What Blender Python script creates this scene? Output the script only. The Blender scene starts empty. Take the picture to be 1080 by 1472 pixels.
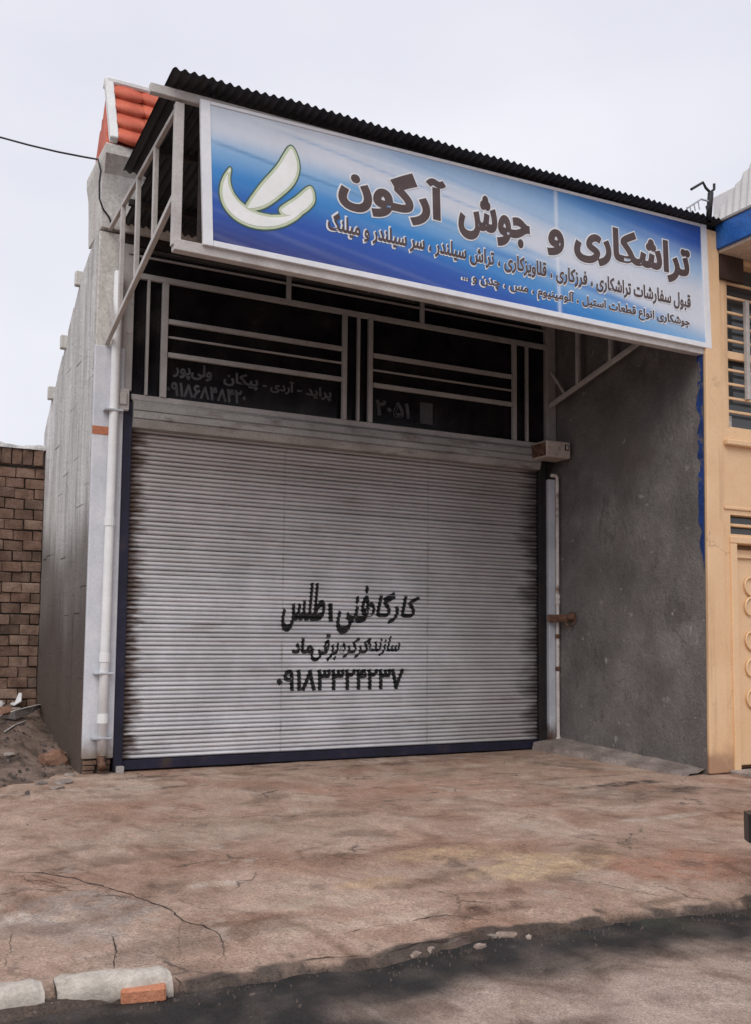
import bpy, math, random
import numpy as np
from mathutils import Vector, Matrix, noise
from mathutils.geometry import tessellate_polygon
R = random.Random(7)
sc = bpy.context.scene
COL = sc.collection
rad = math.radians
sm = lambda a, b, x: (lambda t: t*t*(3-2*t))(min(1, max(0, (x-a)/(b-a))))
lerp = lambda a, b, t: a+(b-a)*t

# ------------------------------------------------------------------ camera, sky, sun, exposure
F, PX, PY, YAW, PITCH, ROLL = 1416.0, 530.98, 800.57, .475, .080, .010
CAM = Vector((-2.781, -11.696, 1.6))
_r = Vector((math.cos(YAW), -math.sin(YAW), 0)); _f = Vector((math.sin(YAW), math.cos(YAW), 0)); _u = Vector((0, 0, 1))
_f2 = _f*math.cos(PITCH)+_u*math.sin(PITCH); _u2 = _u*math.cos(PITCH)-_f*math.sin(PITCH)
_R = _r*math.cos(ROLL)+_u2*math.sin(ROLL); _U = _u2*math.cos(ROLL)-_r*math.sin(ROLL)
cd = bpy.data.cameras.new('camera'); cam = bpy.data.objects.new('camera', cd); COL.objects.link(cam)
cd.sensor_fit = 'HORIZONTAL'; cd.sensor_width = 36; cd.lens = F/1080*36
cd.shift_x = (540-PX)/1080; cd.shift_y = (PY-736)/1080
cd.clip_end = 2000; cd.clip_start = .05
cam.matrix_world = Matrix(((_R.x, _U.x, -_f2.x, CAM.x), (_R.y, _U.y, -_f2.y, CAM.y), (_R.z, _U.z, -_f2.z, CAM.z), (0, 0, 0, 1)))
sc.camera = cam
SUN_EL, SUN_AZ = 48, 221            # azimuth of the sun as seen from the scene, degrees clockwise from +Y
w = bpy.data.worlds.new('World'); sc.world = w; w.use_nodes = True
nt = w.node_tree; nt.nodes.clear()
sky = nt.nodes.new('ShaderNodeTexSky'); sky.sky_type = 'NISHITA'; sky.sun_disc = False
sky.sun_elevation = rad(SUN_EL); sky.sun_rotation = rad(SUN_AZ); sky.dust_density = 4; sky.air_density = 1.2
b1 = nt.nodes.new('ShaderNodeBackground'); b1.inputs[1].default_value = .1; nt.links.new(sky.outputs[0], b1.inputs[0])
tc = nt.nodes.new('ShaderNodeTexCoord'); mp = nt.nodes.new('ShaderNodeMapping'); mp.inputs['Scale'].default_value = (1, 1, 2.2)
nz = nt.nodes.new('ShaderNodeTexNoise'); nz.inputs['Scale'].default_value = 1.7; nz.inputs['Detail'].default_value = 4; nz.inputs['Roughness'].default_value = .45
rp = nt.nodes.new('ShaderNodeValToRGB'); rp.color_ramp.elements[0].position = .32; rp.color_ramp.elements[1].position = .72
rp.color_ramp.elements[0].color = (.70, .71, .82, 1); rp.color_ramp.elements[1].color = (.93, .93, .98, 1)
b2 = nt.nodes.new('ShaderNodeBackground'); b2.inputs[1].default_value = 1.08
mx = nt.nodes.new('ShaderNodeMixShader'); mx.inputs[0].default_value = .88
ow = nt.nodes.new('ShaderNodeOutputWorld')
L = nt.links.new
L(tc.outputs['Generated'], mp.inputs[0]); L(mp.outputs[0], nz.inputs['Vector']); L(nz.outputs[0], rp.inputs[0]); L(rp.outputs[0], b2.inputs[0])
L(b1.outputs[0], mx.inputs[1]); L(b2.outputs[0], mx.inputs[2]); L(mx.outputs[0], ow.inputs[0])
sl = bpy.data.lights.new('sun', 'SUN'); sl.energy = 1.5; sl.angle = rad(40); sl.color = (1, .96, .9)
so = bpy.data.objects.new('sun', sl); COL.objects.link(so); so.location = (-6, -20, 20)
sd = Vector((math.sin(rad(SUN_AZ))*math.cos(rad(SUN_EL)), math.cos(rad(SUN_AZ))*math.cos(rad(SUN_EL)), math.sin(rad(SUN_EL))))
so.rotation_euler = (-sd).to_track_quat('-Z', 'Y').to_euler()
vs = sc.view_settings; vs.view_transform = 'Standard'; vs.look = 'None'; vs.exposure = 0.0; vs.gamma = 1

# ------------------------------------------------------------------ helpers
def ray(px, py):
    return _f2+_R*((px-PX)/F)-_U*((py-PY)/F)
def at(px, py, ax, v):              # photo pixel -> point on an axis plane
    d = ray(px, py); return CAM+d*((v-CAM[ax])/d[ax])
def fbm(x, y, z=0., s=1., o=4): return noise.fractal(Vector((x*s, y*s, z*s)), 1., 2., o)

class MB:
    def __init__(s): s.v = []; s.f = []
    def quad(s, a, b, c, d):
        n = len(s.v); s.v += [Vector(p) for p in (a, b, c, d)]; s.f.append((n, n+1, n+2, n+3)); return s
    def hexa(s, p):                 # 8 corners: bottom ring 0-3, top ring 4-7
        n = len(s.v); s.v += [Vector(q) for q in p]
        for q in ((3, 2, 1, 0), (4, 5, 6, 7), (0, 1, 5, 4), (1, 2, 6, 5), (2, 3, 7, 6), (3, 0, 4, 7)): s.f.append(tuple(n+i for i in q))
        return s
    def box(s, x0, x1, y0, y1, z0, z1):
        return s.hexa([(x0, y0, z0), (x1, y0, z0), (x1, y1, z0), (x0, y1, z0), (x0, y0, z1), (x1, y0, z1), (x1, y1, z1), (x0, y1, z1)])
    def bar(s, a, b, w, h, up=(0, 0, 1)):
        a = Vector(a); b = Vector(b); d = (b-a).normalized(); u = Vector(up)
        if abs(d.dot(u)) > .95: u = Vector((0, 1, 0))
        x = d.cross(u).normalized()*w/2; u = x.cross(d).normalized()*h/2
        return s.hexa([a-x-u, a+x-u, b+x-u, b-x-u, a-x+u, a+x+u, b+x+u, b-x+u])
    def tube(s, pts, r, n=10, cap=True):
        pts = [Vector(p) for p in pts]; base = len(s.v); m = len(pts); pu = None
        for i, p in enumerate(pts):
            d = (pts[min(i+1, m-1)]-pts[max(i-1, 0)]).normalized()
            u = pu if pu else (Vector((0, 0, 1)) if abs(d.z) < .9 else Vector((1, 0, 0)))
            x = d.cross(u).normalized(); u = x.cross(d).normalized(); pu = u
            rr = r[i] if isinstance(r, (list, tuple)) else r
            for k in range(n):
                a = 2*math.pi*k/n; s.v.append(p+(x*math.cos(a)+u*math.sin(a))*rr)
        for i in range(m-1):
            for k in range(n):
                k2 = (k+1) % n; s.f.append((base+i*n+k, base+i*n+k2, base+(i+1)*n+k2, base+(i+1)*n+k))
        if cap:
            s.f.append(tuple(base+k for k in reversed(range(n)))); s.f.append(tuple(base+(m-1)*n+k for k in range(n)))
        return s
    def grid(s, P):                 # 2D list of points
        n = len(s.v); h = len(P); w_ = len(P[0])
        for row in P: s.v += [Vector(p) for p in row]
        for j in range(h-1):
            for i in range(w_-1): a = n+j*w_+i; s.f.append((a, a+1, a+w_+1, a+w_))
        return s
    def prism(s, poly, d):          # closed polygon (3D points) extruded by vector d
        n = len(s.v); m = len(poly); d = Vector(d)
        s.v += [Vector(p) for p in poly]+[Vector(p)+d for p in poly]
        s.f.append(tuple(n+i for i in reversed(range(m)))); s.f.append(tuple(n+m+i for i in range(m)))
        for i in range(m): j = (i+1) % m; s.f.append((n+i, n+j, n+m+j, n+m+i))
        return s
    def build(s, name, mat, parent=None, bevel=0, smooth=False, base=True, origin=None):
        vs_ = s.v
        lo = Vector([min(p[i] for p in vs_) for i in range(3)]); hi = Vector([max(p[i] for p in vs_) for i in range(3)])
        o = Vector(origin) if origin else Vector(((lo.x+hi.x)/2, (lo.y+hi.y)/2, lo.z if base else (lo.z+hi.z)/2))
        me = bpy.data.meshes.new(name); me.from_pydata([p-o for p in vs_], [], s.f); me.update()
        if bevel:
            import bmesh
            bm = bmesh.new(); bm.from_mesh(me)
            bmesh.ops.recalc_face_normals(bm, faces=bm.faces)
            bmesh.ops.bevel(bm, geom=list(bm.edges), offset=bevel, segments=2 if bevel > .02 else 1, profile=.5, affect='EDGES', clamp_overlap=True)
            bm.to_mesh(me); bm.free()
        if smooth: me.polygons.foreach_set('use_smooth', [True]*len(me.polygons))
        if mat: me.materials.append(mat)
        return link(name, me, o, parent)
WL = {}
def link(name, me, loc, parent=None, rot=None):
    ob = bpy.data.objects.new(name, me); COL.objects.link(ob); loc = Vector(loc); WL[ob.name] = loc
    if parent: ob.parent = parent; ob.location = loc-WL[parent.name]
    else: ob.location = loc
    if rot: ob.rotation_euler = rot
    return ob
def tag(o, label, cat, group=None):
    o['label'] = label; o['category'] = cat
    if group: o['group'] = group
    return o
def thing(name, loc, label, cat, group=None): return tag(link(name, None, loc), label, cat, group)
def struct(o): o['kind'] = 'structure'; return o
def stuff(o): o['kind'] = 'stuff'; return o

# ------------------------------------------------------------------ materials
def M(name, cols, scale=2., rough=.8, bump=.3, bscale=30., metallic=0., stretch=(1, 1, 1), fine=.25, rand=0., attr=None, spec=.3, pos=(.35, .65), layers=(), plain=False, relief=0.):
    """noise-mixed colours + fine grain + bump; layers: (colour, mask builder) pairs mixed on top"""
    m = bpy.data.materials.new(name); m.use_nodes = True; t = m.node_tree; N = t.nodes; l = t.links.new
    bs = N['Principled BSDF']; bs.inputs['Roughness'].default_value = rough; bs.inputs['Metallic'].default_value = metallic; bs.inputs['Specular IOR Level'].default_value = spec
    g = N.new('ShaderNodeNewGeometry'); mp = N.new('ShaderNodeMapping'); mp.inputs['Scale'].default_value = stretch; l(g.outputs['Position'], mp.inputs[0])
    def no(sc_, det=6, ro=.6, v=None, dist=0):
        n = N.new('ShaderNodeTexNoise'); n.inputs['Scale'].default_value = sc_; n.inputs['Detail'].default_value = det; n.inputs['Roughness'].default_value = ro; n.inputs['Distortion'].default_value = dist
        l(v or mp.outputs[0], n.inputs['Vector']); return n.outputs[0]
    def ramp(fac, cs, p0, p1):
        r = N.new('ShaderNodeValToRGB'); e = r.color_ramp.elements
        while len(e) < len(cs): e.new(.5)
        for i, c in enumerate(cs): e[i].position = p0+(p1-p0)*i/max(1, len(cs)-1); e[i].color = (*c, 1)
        l(fac, r.inputs[0]); return r.outputs[0]
    def mixc(fac, a, b, mode='MIX'):
        x = N.new('ShaderNodeMix'); x.data_type = 'RGBA'; x.blend_type = mode
        for sock, val in ((x.inputs[0], fac), (x.inputs[6], a), (x.inputs[7], b)):
            if isinstance(val, (int, float)): sock.default_value = val
            elif isinstance(val, tuple): sock.default_value = (*val, 1)
            else: l(val, sock)
        return x.outputs[2]
    if attr:
        a = N.new('ShaderNodeAttribute'); a.attribute_name = attr; c = a.outputs[0]
    if attr and not plain:
        m2 = N.new('ShaderNodeMapping'); m2.inputs['Scale'].default_value = (1.15, .8, 1); m2.inputs['Rotation'].default_value = (0, 0, .5); l(g.outputs['Position'], m2.inputs[0])
        mid = no(scale*.45, 12, .62, m2.outputs[0], 1.6); c = mixc(.8, c, ramp(mid, [(.5, .42, .37), (.95, .9, .86), (1.12, 1.12, 1.12), (1.42, 1.4, 1.36)], .32, .7), 'MULTIPLY')
        c = mixc(.6, c, ramp(no(scale*4, 10, .8, m2.outputs[0], .8), [(.5, .46, .43), (1, 1, 1), (1.4, 1.4, 1.4)], .3, .68), 'MULTIPLY')
        sp = no(scale*22, 3, .5); c = mixc(1., c, ramp(sp, [(.35,)*3, (1,)*3, (1,)*3, (1.5, 1.46, 1.4)], .28, .74), 'MULTIPLY')
    if not attr:
        c = ramp(no(scale, 8, .62), cols, *pos)
    fn = no(bscale, 5, .7, g.outputs['Position'])
    if fine: c = mixc(1., c, ramp(fn, [(1-fine,)*3, (1+fine,)*3], .3, .7), 'MULTIPLY')
    ctx = dict(no=no, ramp=ramp, mixc=mixc, g=g, N=N, l=l, mp=mp)
    for col, fnc in layers: c = mixc(fnc(ctx), c, col)
    if rand:
        oi = N.new('ShaderNodeObjectInfo'); c = mixc(1., c, ramp(oi.outputs['Random'], [(1-rand,)*3, (1, 1-rand*.3, 1-rand*.4), (1+rand,)*3], 0, 1), 'MULTIPLY')
    l(c, bs.inputs['Base Color'])
    rr = N.new('ShaderNodeMapRange'); rr.inputs[3].default_value = max(.05, rough-.15); rr.inputs[4].default_value = min(1, rough+.12); l(fn, rr.inputs[0]); l(rr.outputs[0], bs.inputs['Roughness'])
    if bump:
        b = N.new('ShaderNodeBump'); b.inputs['Strength'].default_value = bump; b.inputs['Distance'].default_value = .02; hh = fn
        if attr or relief:
            ad = N.new('ShaderNodeMath'); ad.operation = 'MULTIPLY_ADD'; l(no(scale*2.5 if attr else 7., 10, .75, g.outputs['Position']), ad.inputs[0]); ad.inputs[1].default_value = relief or 3.; l(fn, ad.inputs[2]); hh = ad.outputs[0]
        l(hh, b.inputs['Height']); l(b.outputs[0], bs.inputs['Normal'])
    return m
def zmask(z0, z1, ns=1.2, amp=1.0, stretch=None):   # 1 below z0, 0 above z1, uneven border
    def fn(c):
        N, l = c['N'], c['l']; sp = N.new('ShaderNodeSeparateXYZ'); l(c['g'].outputs['Position'], sp.inputs[0])
        n = c['no'](ns, 5, .6); a = N.new('ShaderNodeMath'); a.operation = 'MULTIPLY_ADD'; l(n, a.inputs[0]); a.inputs[1].default_value = amp; l(sp.outputs[2], a.inputs[2])
        r = N.new('ShaderNodeMapRange'); r.interpolation_type = 'SMOOTHSTEP'; l(a.outputs[0], r.inputs[0]); r.inputs[1].default_value = z0+amp/2; r.inputs[2].default_value = z1+amp/2; r.inputs[3].default_value = 1; r.inputs[4].default_value = 0
        return r.outputs[0]
    return fn
def nmask(scale, lo, hi, amt=1., det=6, stretch=None, ro=.6):
    def fn(c):
        v = None
        if stretch:
            mp = c['N'].new('ShaderNodeMapping'); mp.inputs['Scale'].default_value = stretch; c['l'](c['g'].outputs['Position'], mp.inputs[0]); v = mp.outputs[0]
        n = c['no'](scale, det, ro, v); r = c['N'].new('ShaderNodeMapRange'); c['l'](n, r.inputs[0]); r.inputs[1].default_value = lo; r.inputs[2].default_value = hi; r.inputs[4].default_value = amt
        return r.outputs[0]
    return fn
def axmask(axis, a, b, ns, amp, amt=1., st=None):            # 1 where coordinate < a, 0 beyond b (or reversed when a > b), ragged
    def fn(c):
        N, l = c['N'], c['l']; sp = N.new('ShaderNodeSeparateXYZ'); l(c['g'].outputs['Position'], sp.inputs[0])
        v = None
        if st: m_ = N.new('ShaderNodeMapping'); m_.inputs['Scale'].default_value = st; l(c['g'].outputs['Position'], m_.inputs[0]); v = m_.outputs[0]
        n = c['no'](ns, 6, .6, v); q = N.new('ShaderNodeMath'); q.operation = 'MULTIPLY_ADD'; l(n, q.inputs[0]); q.inputs[1].default_value = amp; l(sp.outputs[axis], q.inputs[2])
        r = N.new('ShaderNodeMapRange'); l(q.outputs[0], r.inputs[0]); s0 = amp/2
        lo, hi = (a, b) if a < b else (b, a); r.inputs[1].default_value = lo+s0; r.inputs[2].default_value = hi+s0
        r.inputs[3].default_value, r.inputs[4].default_value = (amt, 0) if a < b else (0, amt)
        return r.outputs[0]
    return fn

def hair(scale, wid, amt, ns=1.2, lo=.5, hi=.6):   # hairline cracks, only in places
    def fn(c):
        N, l = c['N'], c['l']; ds = N.new('ShaderNodeTexNoise'); ds.inputs['Scale'].default_value = 5; ds.inputs['Detail'].default_value = 6; l(c['g'].outputs['Position'], ds.inputs['Vector'])
        ad = N.new('ShaderNodeVectorMath'); ad.operation = 'MULTIPLY_ADD'; l(ds.outputs['Color'], ad.inputs[0]); ad.inputs[1].default_value = (.35, .35, .35); l(c['g'].outputs['Position'], ad.inputs[2])
        vo = N.new('ShaderNodeTexVoronoi'); vo.feature = 'DISTANCE_TO_EDGE'; vo.inputs['Scale'].default_value = scale; l(ad.outputs[0], vo.inputs['Vector'])
        r = N.new('ShaderNodeMapRange'); l(vo.outputs['Distance'], r.inputs[0]); r.inputs[1].default_value = wid*.3; r.inputs[2].default_value = wid; r.inputs[3].default_value = 1; r.inputs[4].default_value = 0
        m = N.new('ShaderNodeMath'); m.operation = 'MULTIPLY'; l(r.outputs[0], m.inputs[0]); l(nmask(ns, lo, hi, amt)(c), m.inputs[1]); return m.outputs[0]
    return fn
def vline(x, hw, amt):              # worn vertical line at x
    def fn(c):
        N, l = c['N'], c['l']; sp = N.new('ShaderNodeSeparateXYZ'); l(c['g'].outputs['Position'], sp.inputs[0]); q = N.new('ShaderNodeMath'); q.operation = 'COMPARE'; l(sp.outputs[0], q.inputs[0]); q.inputs[1].default_value = x; q.inputs[2].default_value = hw
        m = N.new('ShaderNodeMath'); m.operation = 'MULTIPLY'; l(q.outputs[0], m.inputs[0]); l(nmask(4, .4, .6, amt)(c), m.inputs[1]); return m.outputs[0]
    return fn
m_fore = M('stained_concrete', None, 3.2, .85, .6, 55, attr='Col', fine=.24, layers=[((.17, .12, .095), nmask(1.9, .6, .632, .5, 14, ro=.72)), ((.5, .42, .36), nmask(1.35, .595, .62, .45, 14, ro=.74)), ((.09, .07, .06), nmask(4.2, .685, .7, .75, 12, ro=.7)), ((.07, .052, .045), hair(.8, .012, .75)), ((.55, .49, .43), nmask(13, .69, .72, .7, 6)), ((.06, .05, .043), nmask(17, .7, .725, .8, 6))])
m_road = M('dusty_asphalt', None, 5., .85, .7, 80, attr='Col', fine=.3, layers=[((.38, .31, .26), nmask(2.3, .63, .65, .4, 14, ro=.74)), ((.05, .042, .038), nmask(5, .67, .69, .7, 12, ro=.7)), ((.4, .35, .31), nmask(19, .7, .73, .6, 6))])
m_ground = M('bare_earth', [(.17, .12, .09), (.28, .21, .16)], .6, .95, .6, 12)
m_dirt = M('rubble_earth', [(.06, .045, .037), (.17, .12, .095), (.27, .2, .165)], 2.2, .95, .9, 26, fine=.4)
m_crack = M('crack_dirt', [(.03, .022, .018), (.08, .06, .05)], 9, .95, .2, 60)
m_wall = M('whitewashed_cement', [(.56, .555, .54), (.84, .835, .83)], 1.6, .85, .8, 30, stretch=(1.8, 1.8, .2), fine=.2, rand=.06, relief=4.,
           layers=[((.34, .33, .32), nmask(9, .55, .7, .6, stretch=(1.6, 1.6, .12))), ((.24, .222, .208), zmask(2.4, 3.3, .9, 1.5)), ((.12, .11, .105), nmask(2.2, .52, .75, .5, stretch=(3, 3, .25))), ((.13, .11, .1), zmask(1.4, 2.4, 1.2, 1.6)), ((.12, .09, .075), zmask(.5, 1.6, 1.5, 1.2))])
m_cement = M('dark_cement_render', [(.14, .127, .121), (.19, .174, .167), (.25, .232, .222)], 1.1, .9, .75, 38, fine=.26, relief=4.,
             layers=[((.26, .24, .23), nmask(1.1, .585, .61, .4, 14, ro=.72)), ((.1, .088, .083), nmask(1.5, .6, .625, .5, 14, ro=.72, stretch=(1, 1, .6))), ((.06, .053, .05), hair(.55, .006, .35, 1.1, .5, .6)), ((.15, .125, .115), nmask(.8, .5, .7, .6)), ((.5, .48, .46), nmask(3.6, .645, .7, .75, 7)), ((.11, .1, .096), nmask(1.7, .55, .75, .5, stretch=(1, 1, .5)))])
m_navyedge = M('navy_paint_smear', [(.015, .035, .13), (.025, .07, .28)], 4, .6, .5, 40, layers=[((.14, .13, .125), nmask(8, .52, .6, 1, 8))])
m_pillar = M('white_pillar_paint', [(.55, .57, .62), (.68, .69, .72)], 2., .6, .25, 30, fine=.08, layers=[((.25, .2, .16), zmask(.1, .5, 3, .7)), ((.38, .37, .38), nmask(1.6, .58, .72, .5, stretch=(4, 4, .4)))])
m_pipe = M('white_pvc', [(.72, .72, .73), (.82, .82, .82)], 3, .4, .05, 30, fine=.05, spec=.5, layers=[((.3, .22, .16), zmask(.1, .35, 4, .5))])
m_black = M('black_steel_paint', [(.012, .011, .012), (.025, .022, .022)], 3, .6, .3, 40)
m_navy = M('navy_steel_paint', [(.012, .012, .022), (.022, .022, .05)], 3, .5, .3, 40, layers=[((.06, .04, .03), nmask(3, .56, .7, .8))])
m_steel = M('cream_grey_steel_paint', [(.42, .39, .37), (.56, .53, .51)], 3, .55, .2, 40, fine=.12, layers=[((.2, .12, .075), nmask(6, .66, .74, .8))])
m_frame = M('pale_grey_bar_paint', [(.33, .31, .3), (.43, .41, .4)], 3, .6, .2, 40, fine=.12, layers=[((.16, .1, .07), nmask(7, .66, .75, .8))])
m_post = M('blue_grey_post_paint', [(.42, .44, .48), (.56, .58, .62)], 1.6, .5, .2, 40, fine=.1, layers=[((.1, .055, .04), zmask(.05, .5, 5, .6))])
m_rust = M('rusty_iron', [(.05, .028, .02), (.13, .065, .04), (.2, .12, .09)], 12, .85, .6, 60)
m_rpipe = M('worn_white_pipe', [(.52, .47, .44), (.68, .63, .6)], 4, .5, .2, 50, layers=[((.17, .09, .06), nmask(3, .58, .68, .9))])
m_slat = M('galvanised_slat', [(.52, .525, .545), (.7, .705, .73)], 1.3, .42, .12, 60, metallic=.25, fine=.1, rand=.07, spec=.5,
           layers=[((.33, .29, .265), axmask(2, 4.1, 1.9, .7, 1.4, .7)), ((.34, .31, .29), axmask(0, 5.1, 3.9, .8, .9, .5)), ((.3, .29, .285), vline(2.0, .014, .6)), ((.3, .29, .285), vline(4.15, .014, .55)), ((.085, .05, .035), axmask(0, .04, .2, 5, .7, .93, (.6, 1, 4))), ((.06, .045, .04), axmask(0, 5.97, 5.66, 2.2, 1.0, .88, (.6, 1, 3))),  # darker towards top and right: canopy shade put into the slat colour; edges rusty
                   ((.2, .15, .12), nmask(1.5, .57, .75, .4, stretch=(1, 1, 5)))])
m_hood = M('shutter_hood_metal', [(.3, .285, .27), (.42, .405, .39)], 1.5, .5, .15, 50, metallic=.2, layers=[((.12, .085, .065), nmask(2, .55, .7, .7, stretch=(1, 1, 4)))])
m_roof = M('dark_corrugated_sheet', [(.018, .018, .022), (.045, .045, .052)], 3, .55, .2, 30)
m_darkwall = M('shade_dark_plaster', [(.02, .016, .015), (.045, .035, .032)], 2, .9, .4, 25)  # near-black base carries the shade under the canopy in its colour
m_inside = M('dark_interior', [(.015, .013, .013), (.03, .026, .026)], 2, .95, .2, 25)
m_letter_faint = M('faded_window_lettering', [(.06, .06, .065), (.1, .1, .107)], 6, .8, 0, 60)
m_spray = M('black_spray_paint', [(.01, .01, .011), (.03, .03, .032)], 14, .6, .1, 90, layers=[((.3, .3, .3), nmask(11, .62, .72, .55))])
m_signw = M('sign_white_vinyl', [(.7, .72, .76), (.8, .81, .84)], 3, .45, .05, 20, fine=.04)
m_signt = M('sign_umber_vinyl', [(.075, .05, .05), (.1, .068, .068)], 3, .45, .05, 20, fine=.06)
m_logo = M('sign_pale_green_vinyl', [(.5, .58, .4), (.62, .68, .5)], 4, .45, 0, 20, fine=.05)
m_logod = M('sign_dark_green_vinyl', [(.06, .11, .09), (.09, .15, .1)], 4, .45, 0, 20, fine=.05)
m_logow = M('sign_logo_white_vinyl', [(.82, .84, .82), (.9, .9, .9)], 4, .45, 0, 20, fine=.03)
m_banner = M('printed_banner', None, 6., .42, 0, 9, attr='Col', fine=.04, spec=.4, plain=True)
m_brick = M('old_brown_brick', [(.13, .085, .064), (.2, .135, .1), (.26, .185, .145)], 5, .92, .9, 45, rand=.35, fine=.3)
m_mortar = M('old_mortar', [(.13, .105, .09), (.21, .175, .15)], 6, .95, .6, 40)
m_coping = M('pale_mortar_cap', [(.4, .39, .38), (.7, .69, .68)], 5, .9, .8, 30)
m_tile = M('terracotta_tile', [(.46, .095, .055), (.6, .15, .085)], 4, .6, .2, 40, rand=.16, fine=.12)
m_tilew = M('white_verge_plaster', [(.68, .68, .68), (.8, .8, .79)], 4, .7, .3, 40, fine=.08)
m_corn = M('grey_cornice_plaster', [(.5, .48, .45), (.7, .68, .64)], 2.5, .8, .3, 30, stretch=(2, 2, .6), layers=[((.16, .14, .12), nmask(2.5, .58, .72, .6))])
m_cream = M('cream_house_paint', [(.72, .47, .27), (.79, .545, .33)], 1.4, .65, .15, 40, fine=.06, layers=[((.42, .26, .15), nmask(1.8, .54, .7, .5, stretch=(4, 4, .3))), ((.5, .34, .2), nmask(3, .6, .63, .4, 12, ro=.72)), ((.3, .19, .12), hair(.7, .006, .5)), ((.4, .24, .15), zmask(.05, .4, 4, .6))])
m_creamd = M('cream_door_paint', [(.74, .49, .28), (.8, .55, .33)], 1.4, .45, .08, 40, fine=.05, spec=.45)
m_soffit = M('beige_soffit', [(.5, .4, .32), (.58, .47, .38)], 2, .8, .2, 30)
m_blue = M('blue_fascia_paint', [(.02, .1, .36), (.035, .15, .48)], 3, .45, .12, 30, layers=[((.01, .02, .06), nmask(3, .6, .72, .6))])
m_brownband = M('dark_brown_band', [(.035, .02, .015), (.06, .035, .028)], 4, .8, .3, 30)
m_white = M('white_sheet_metal', [(.66, .66, .66), (.78, .78, .78)], 2, .5, .1, 30, fine=.06)
m_glassd = M('dusty_dark_glass', [(.008, .007, .009), (.018, .015, .017), (.045, .04, .04)], 1.6, .22, 0, 40, fine=.3, spec=.25, pos=(.4, .75)); _n = m_glassd.node_tree; _b = _n.nodes['Principled BSDF']; pass
m_glassn = bpy.data.materials.new('house_window_glass'); m_glassn.use_nodes = True
_b = m_glassn.node_tree.nodes['Principled BSDF']; _b.inputs['Base Color'].default_value = (.06, .065, .07, 1); _b.inputs['Roughness'].default_value = .08
m_kerb = M('kerb_concrete', [(.46, .41, .355), (.64, .58, .51)], 5, .9, .6, 50, fine=.2, layers=[((.2, .15, .11), nmask(5, .55, .68, .7)), ((.1, .08, .07), zmask(-.09, -.02, 6, .06))])
m_obrick = M('orange_brick', [(.5, .19, .1), (.6, .27, .16)], 12, .9, .6, 60, fine=.2)
m_grav = M('brown_gravel', [(.05, .04, .035), (.14, .11, .095)], 30, .95, .4, 60)
m_skirt = M('brown_grey_skirting', [(.18, .145, .13), (.26, .215, .195), (.34, .285, .26)], 2.5, .9, .7, 40, fine=.3)
m_chunk = M('broken_concrete', [(.2, .16, .135), (.4, .33, .28)], 9, .92, .8, 50, rand=.3, fine=.3)
m_stone = M('grey_rubble', [(.2, .17, .15), (.36, .32, .29)], 6, .92, .7, 45, rand=.25, fine=.25)
m_bstone = M('brown_rubble', [(.2, .11, .075), (.33, .2, .14)], 7, .92, .7, 45, rand=.2, fine=.25)
m_plastic = M('white_plastic_scrap', [(.7, .7, .7), (.82, .82, .82)], 5, .5, .2, 20, fine=.05)
m_board = M('grey_board_scrap', [(.38, .36, .34), (.52, .5, .48)], 5, .8, .3, 20)
m_motor = M('cream_motor_box_paint', [(.44, .37, .32), (.54, .46, .41)], 4, .5, .15, 40, fine=.1, layers=[((.15, .08, .05), nmask(5, .6, .72, .7))])
m_orange = M('rust_orange_tape', [(.42, .15, .08), (.5, .2, .11)], 9, .7, .1, 40)
m_cable = M('black_cable', [(.02, .02, .022), (.04, .04, .045)], 9, .6, 0, 40)
m_moss = M('green_scrub', [(.03, .045, .02), (.07, .09, .04)], 12, .9, .3, 40)

# ------------------------------------------------------------------ Persian text as flat polygons
FORMS = {}
for c, b in {'ب': 0xFE8F, 'ت': 0xFE95, 'ج': 0xFE9D, 'س': 0xFEB1, 'ش': 0xFEB5, 'ط': 0xFEC1, 'ع': 0xFEC9, 'ف': 0xFED1, 'ق': 0xFED5, 'ل': 0xFEDD, 'م': 0xFEE1, 'ن': 0xFEE5, 'ه': 0xFEE9, 'پ': 0xFB56, 'چ': 0xFB7A, 'ک': 0xFB8E, 'گ': 0xFB92, 'ی': 0xFBFC}.items(): FORMS[c] = (b, b+1, b+2, b+3)
for c, b in {'ا': 0xFE8D, 'آ': 0xFE81, 'د': 0xFEA9, 'ر': 0xFEAD, 'ز': 0xFEAF, 'و': 0xFEED}.items(): FORMS[c] = (b, b+1, None, None)
def shape(s):
    out = []
    for i, c in enumerate(s):
        if c not in FORMS: out.append(c); continue
        a = FORMS[c]; pv = i > 0 and s[i-1] in FORMS and FORMS[s[i-1]][2]; nx = a[2] and i+1 < len(s) and s[i+1] in FORMS
        out.append(chr(a[3] if pv and nx else a[1] if pv else a[2] if nx else a[0]))
    return ''.join(reversed([c for c in out if c != '\u200c']))
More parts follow.
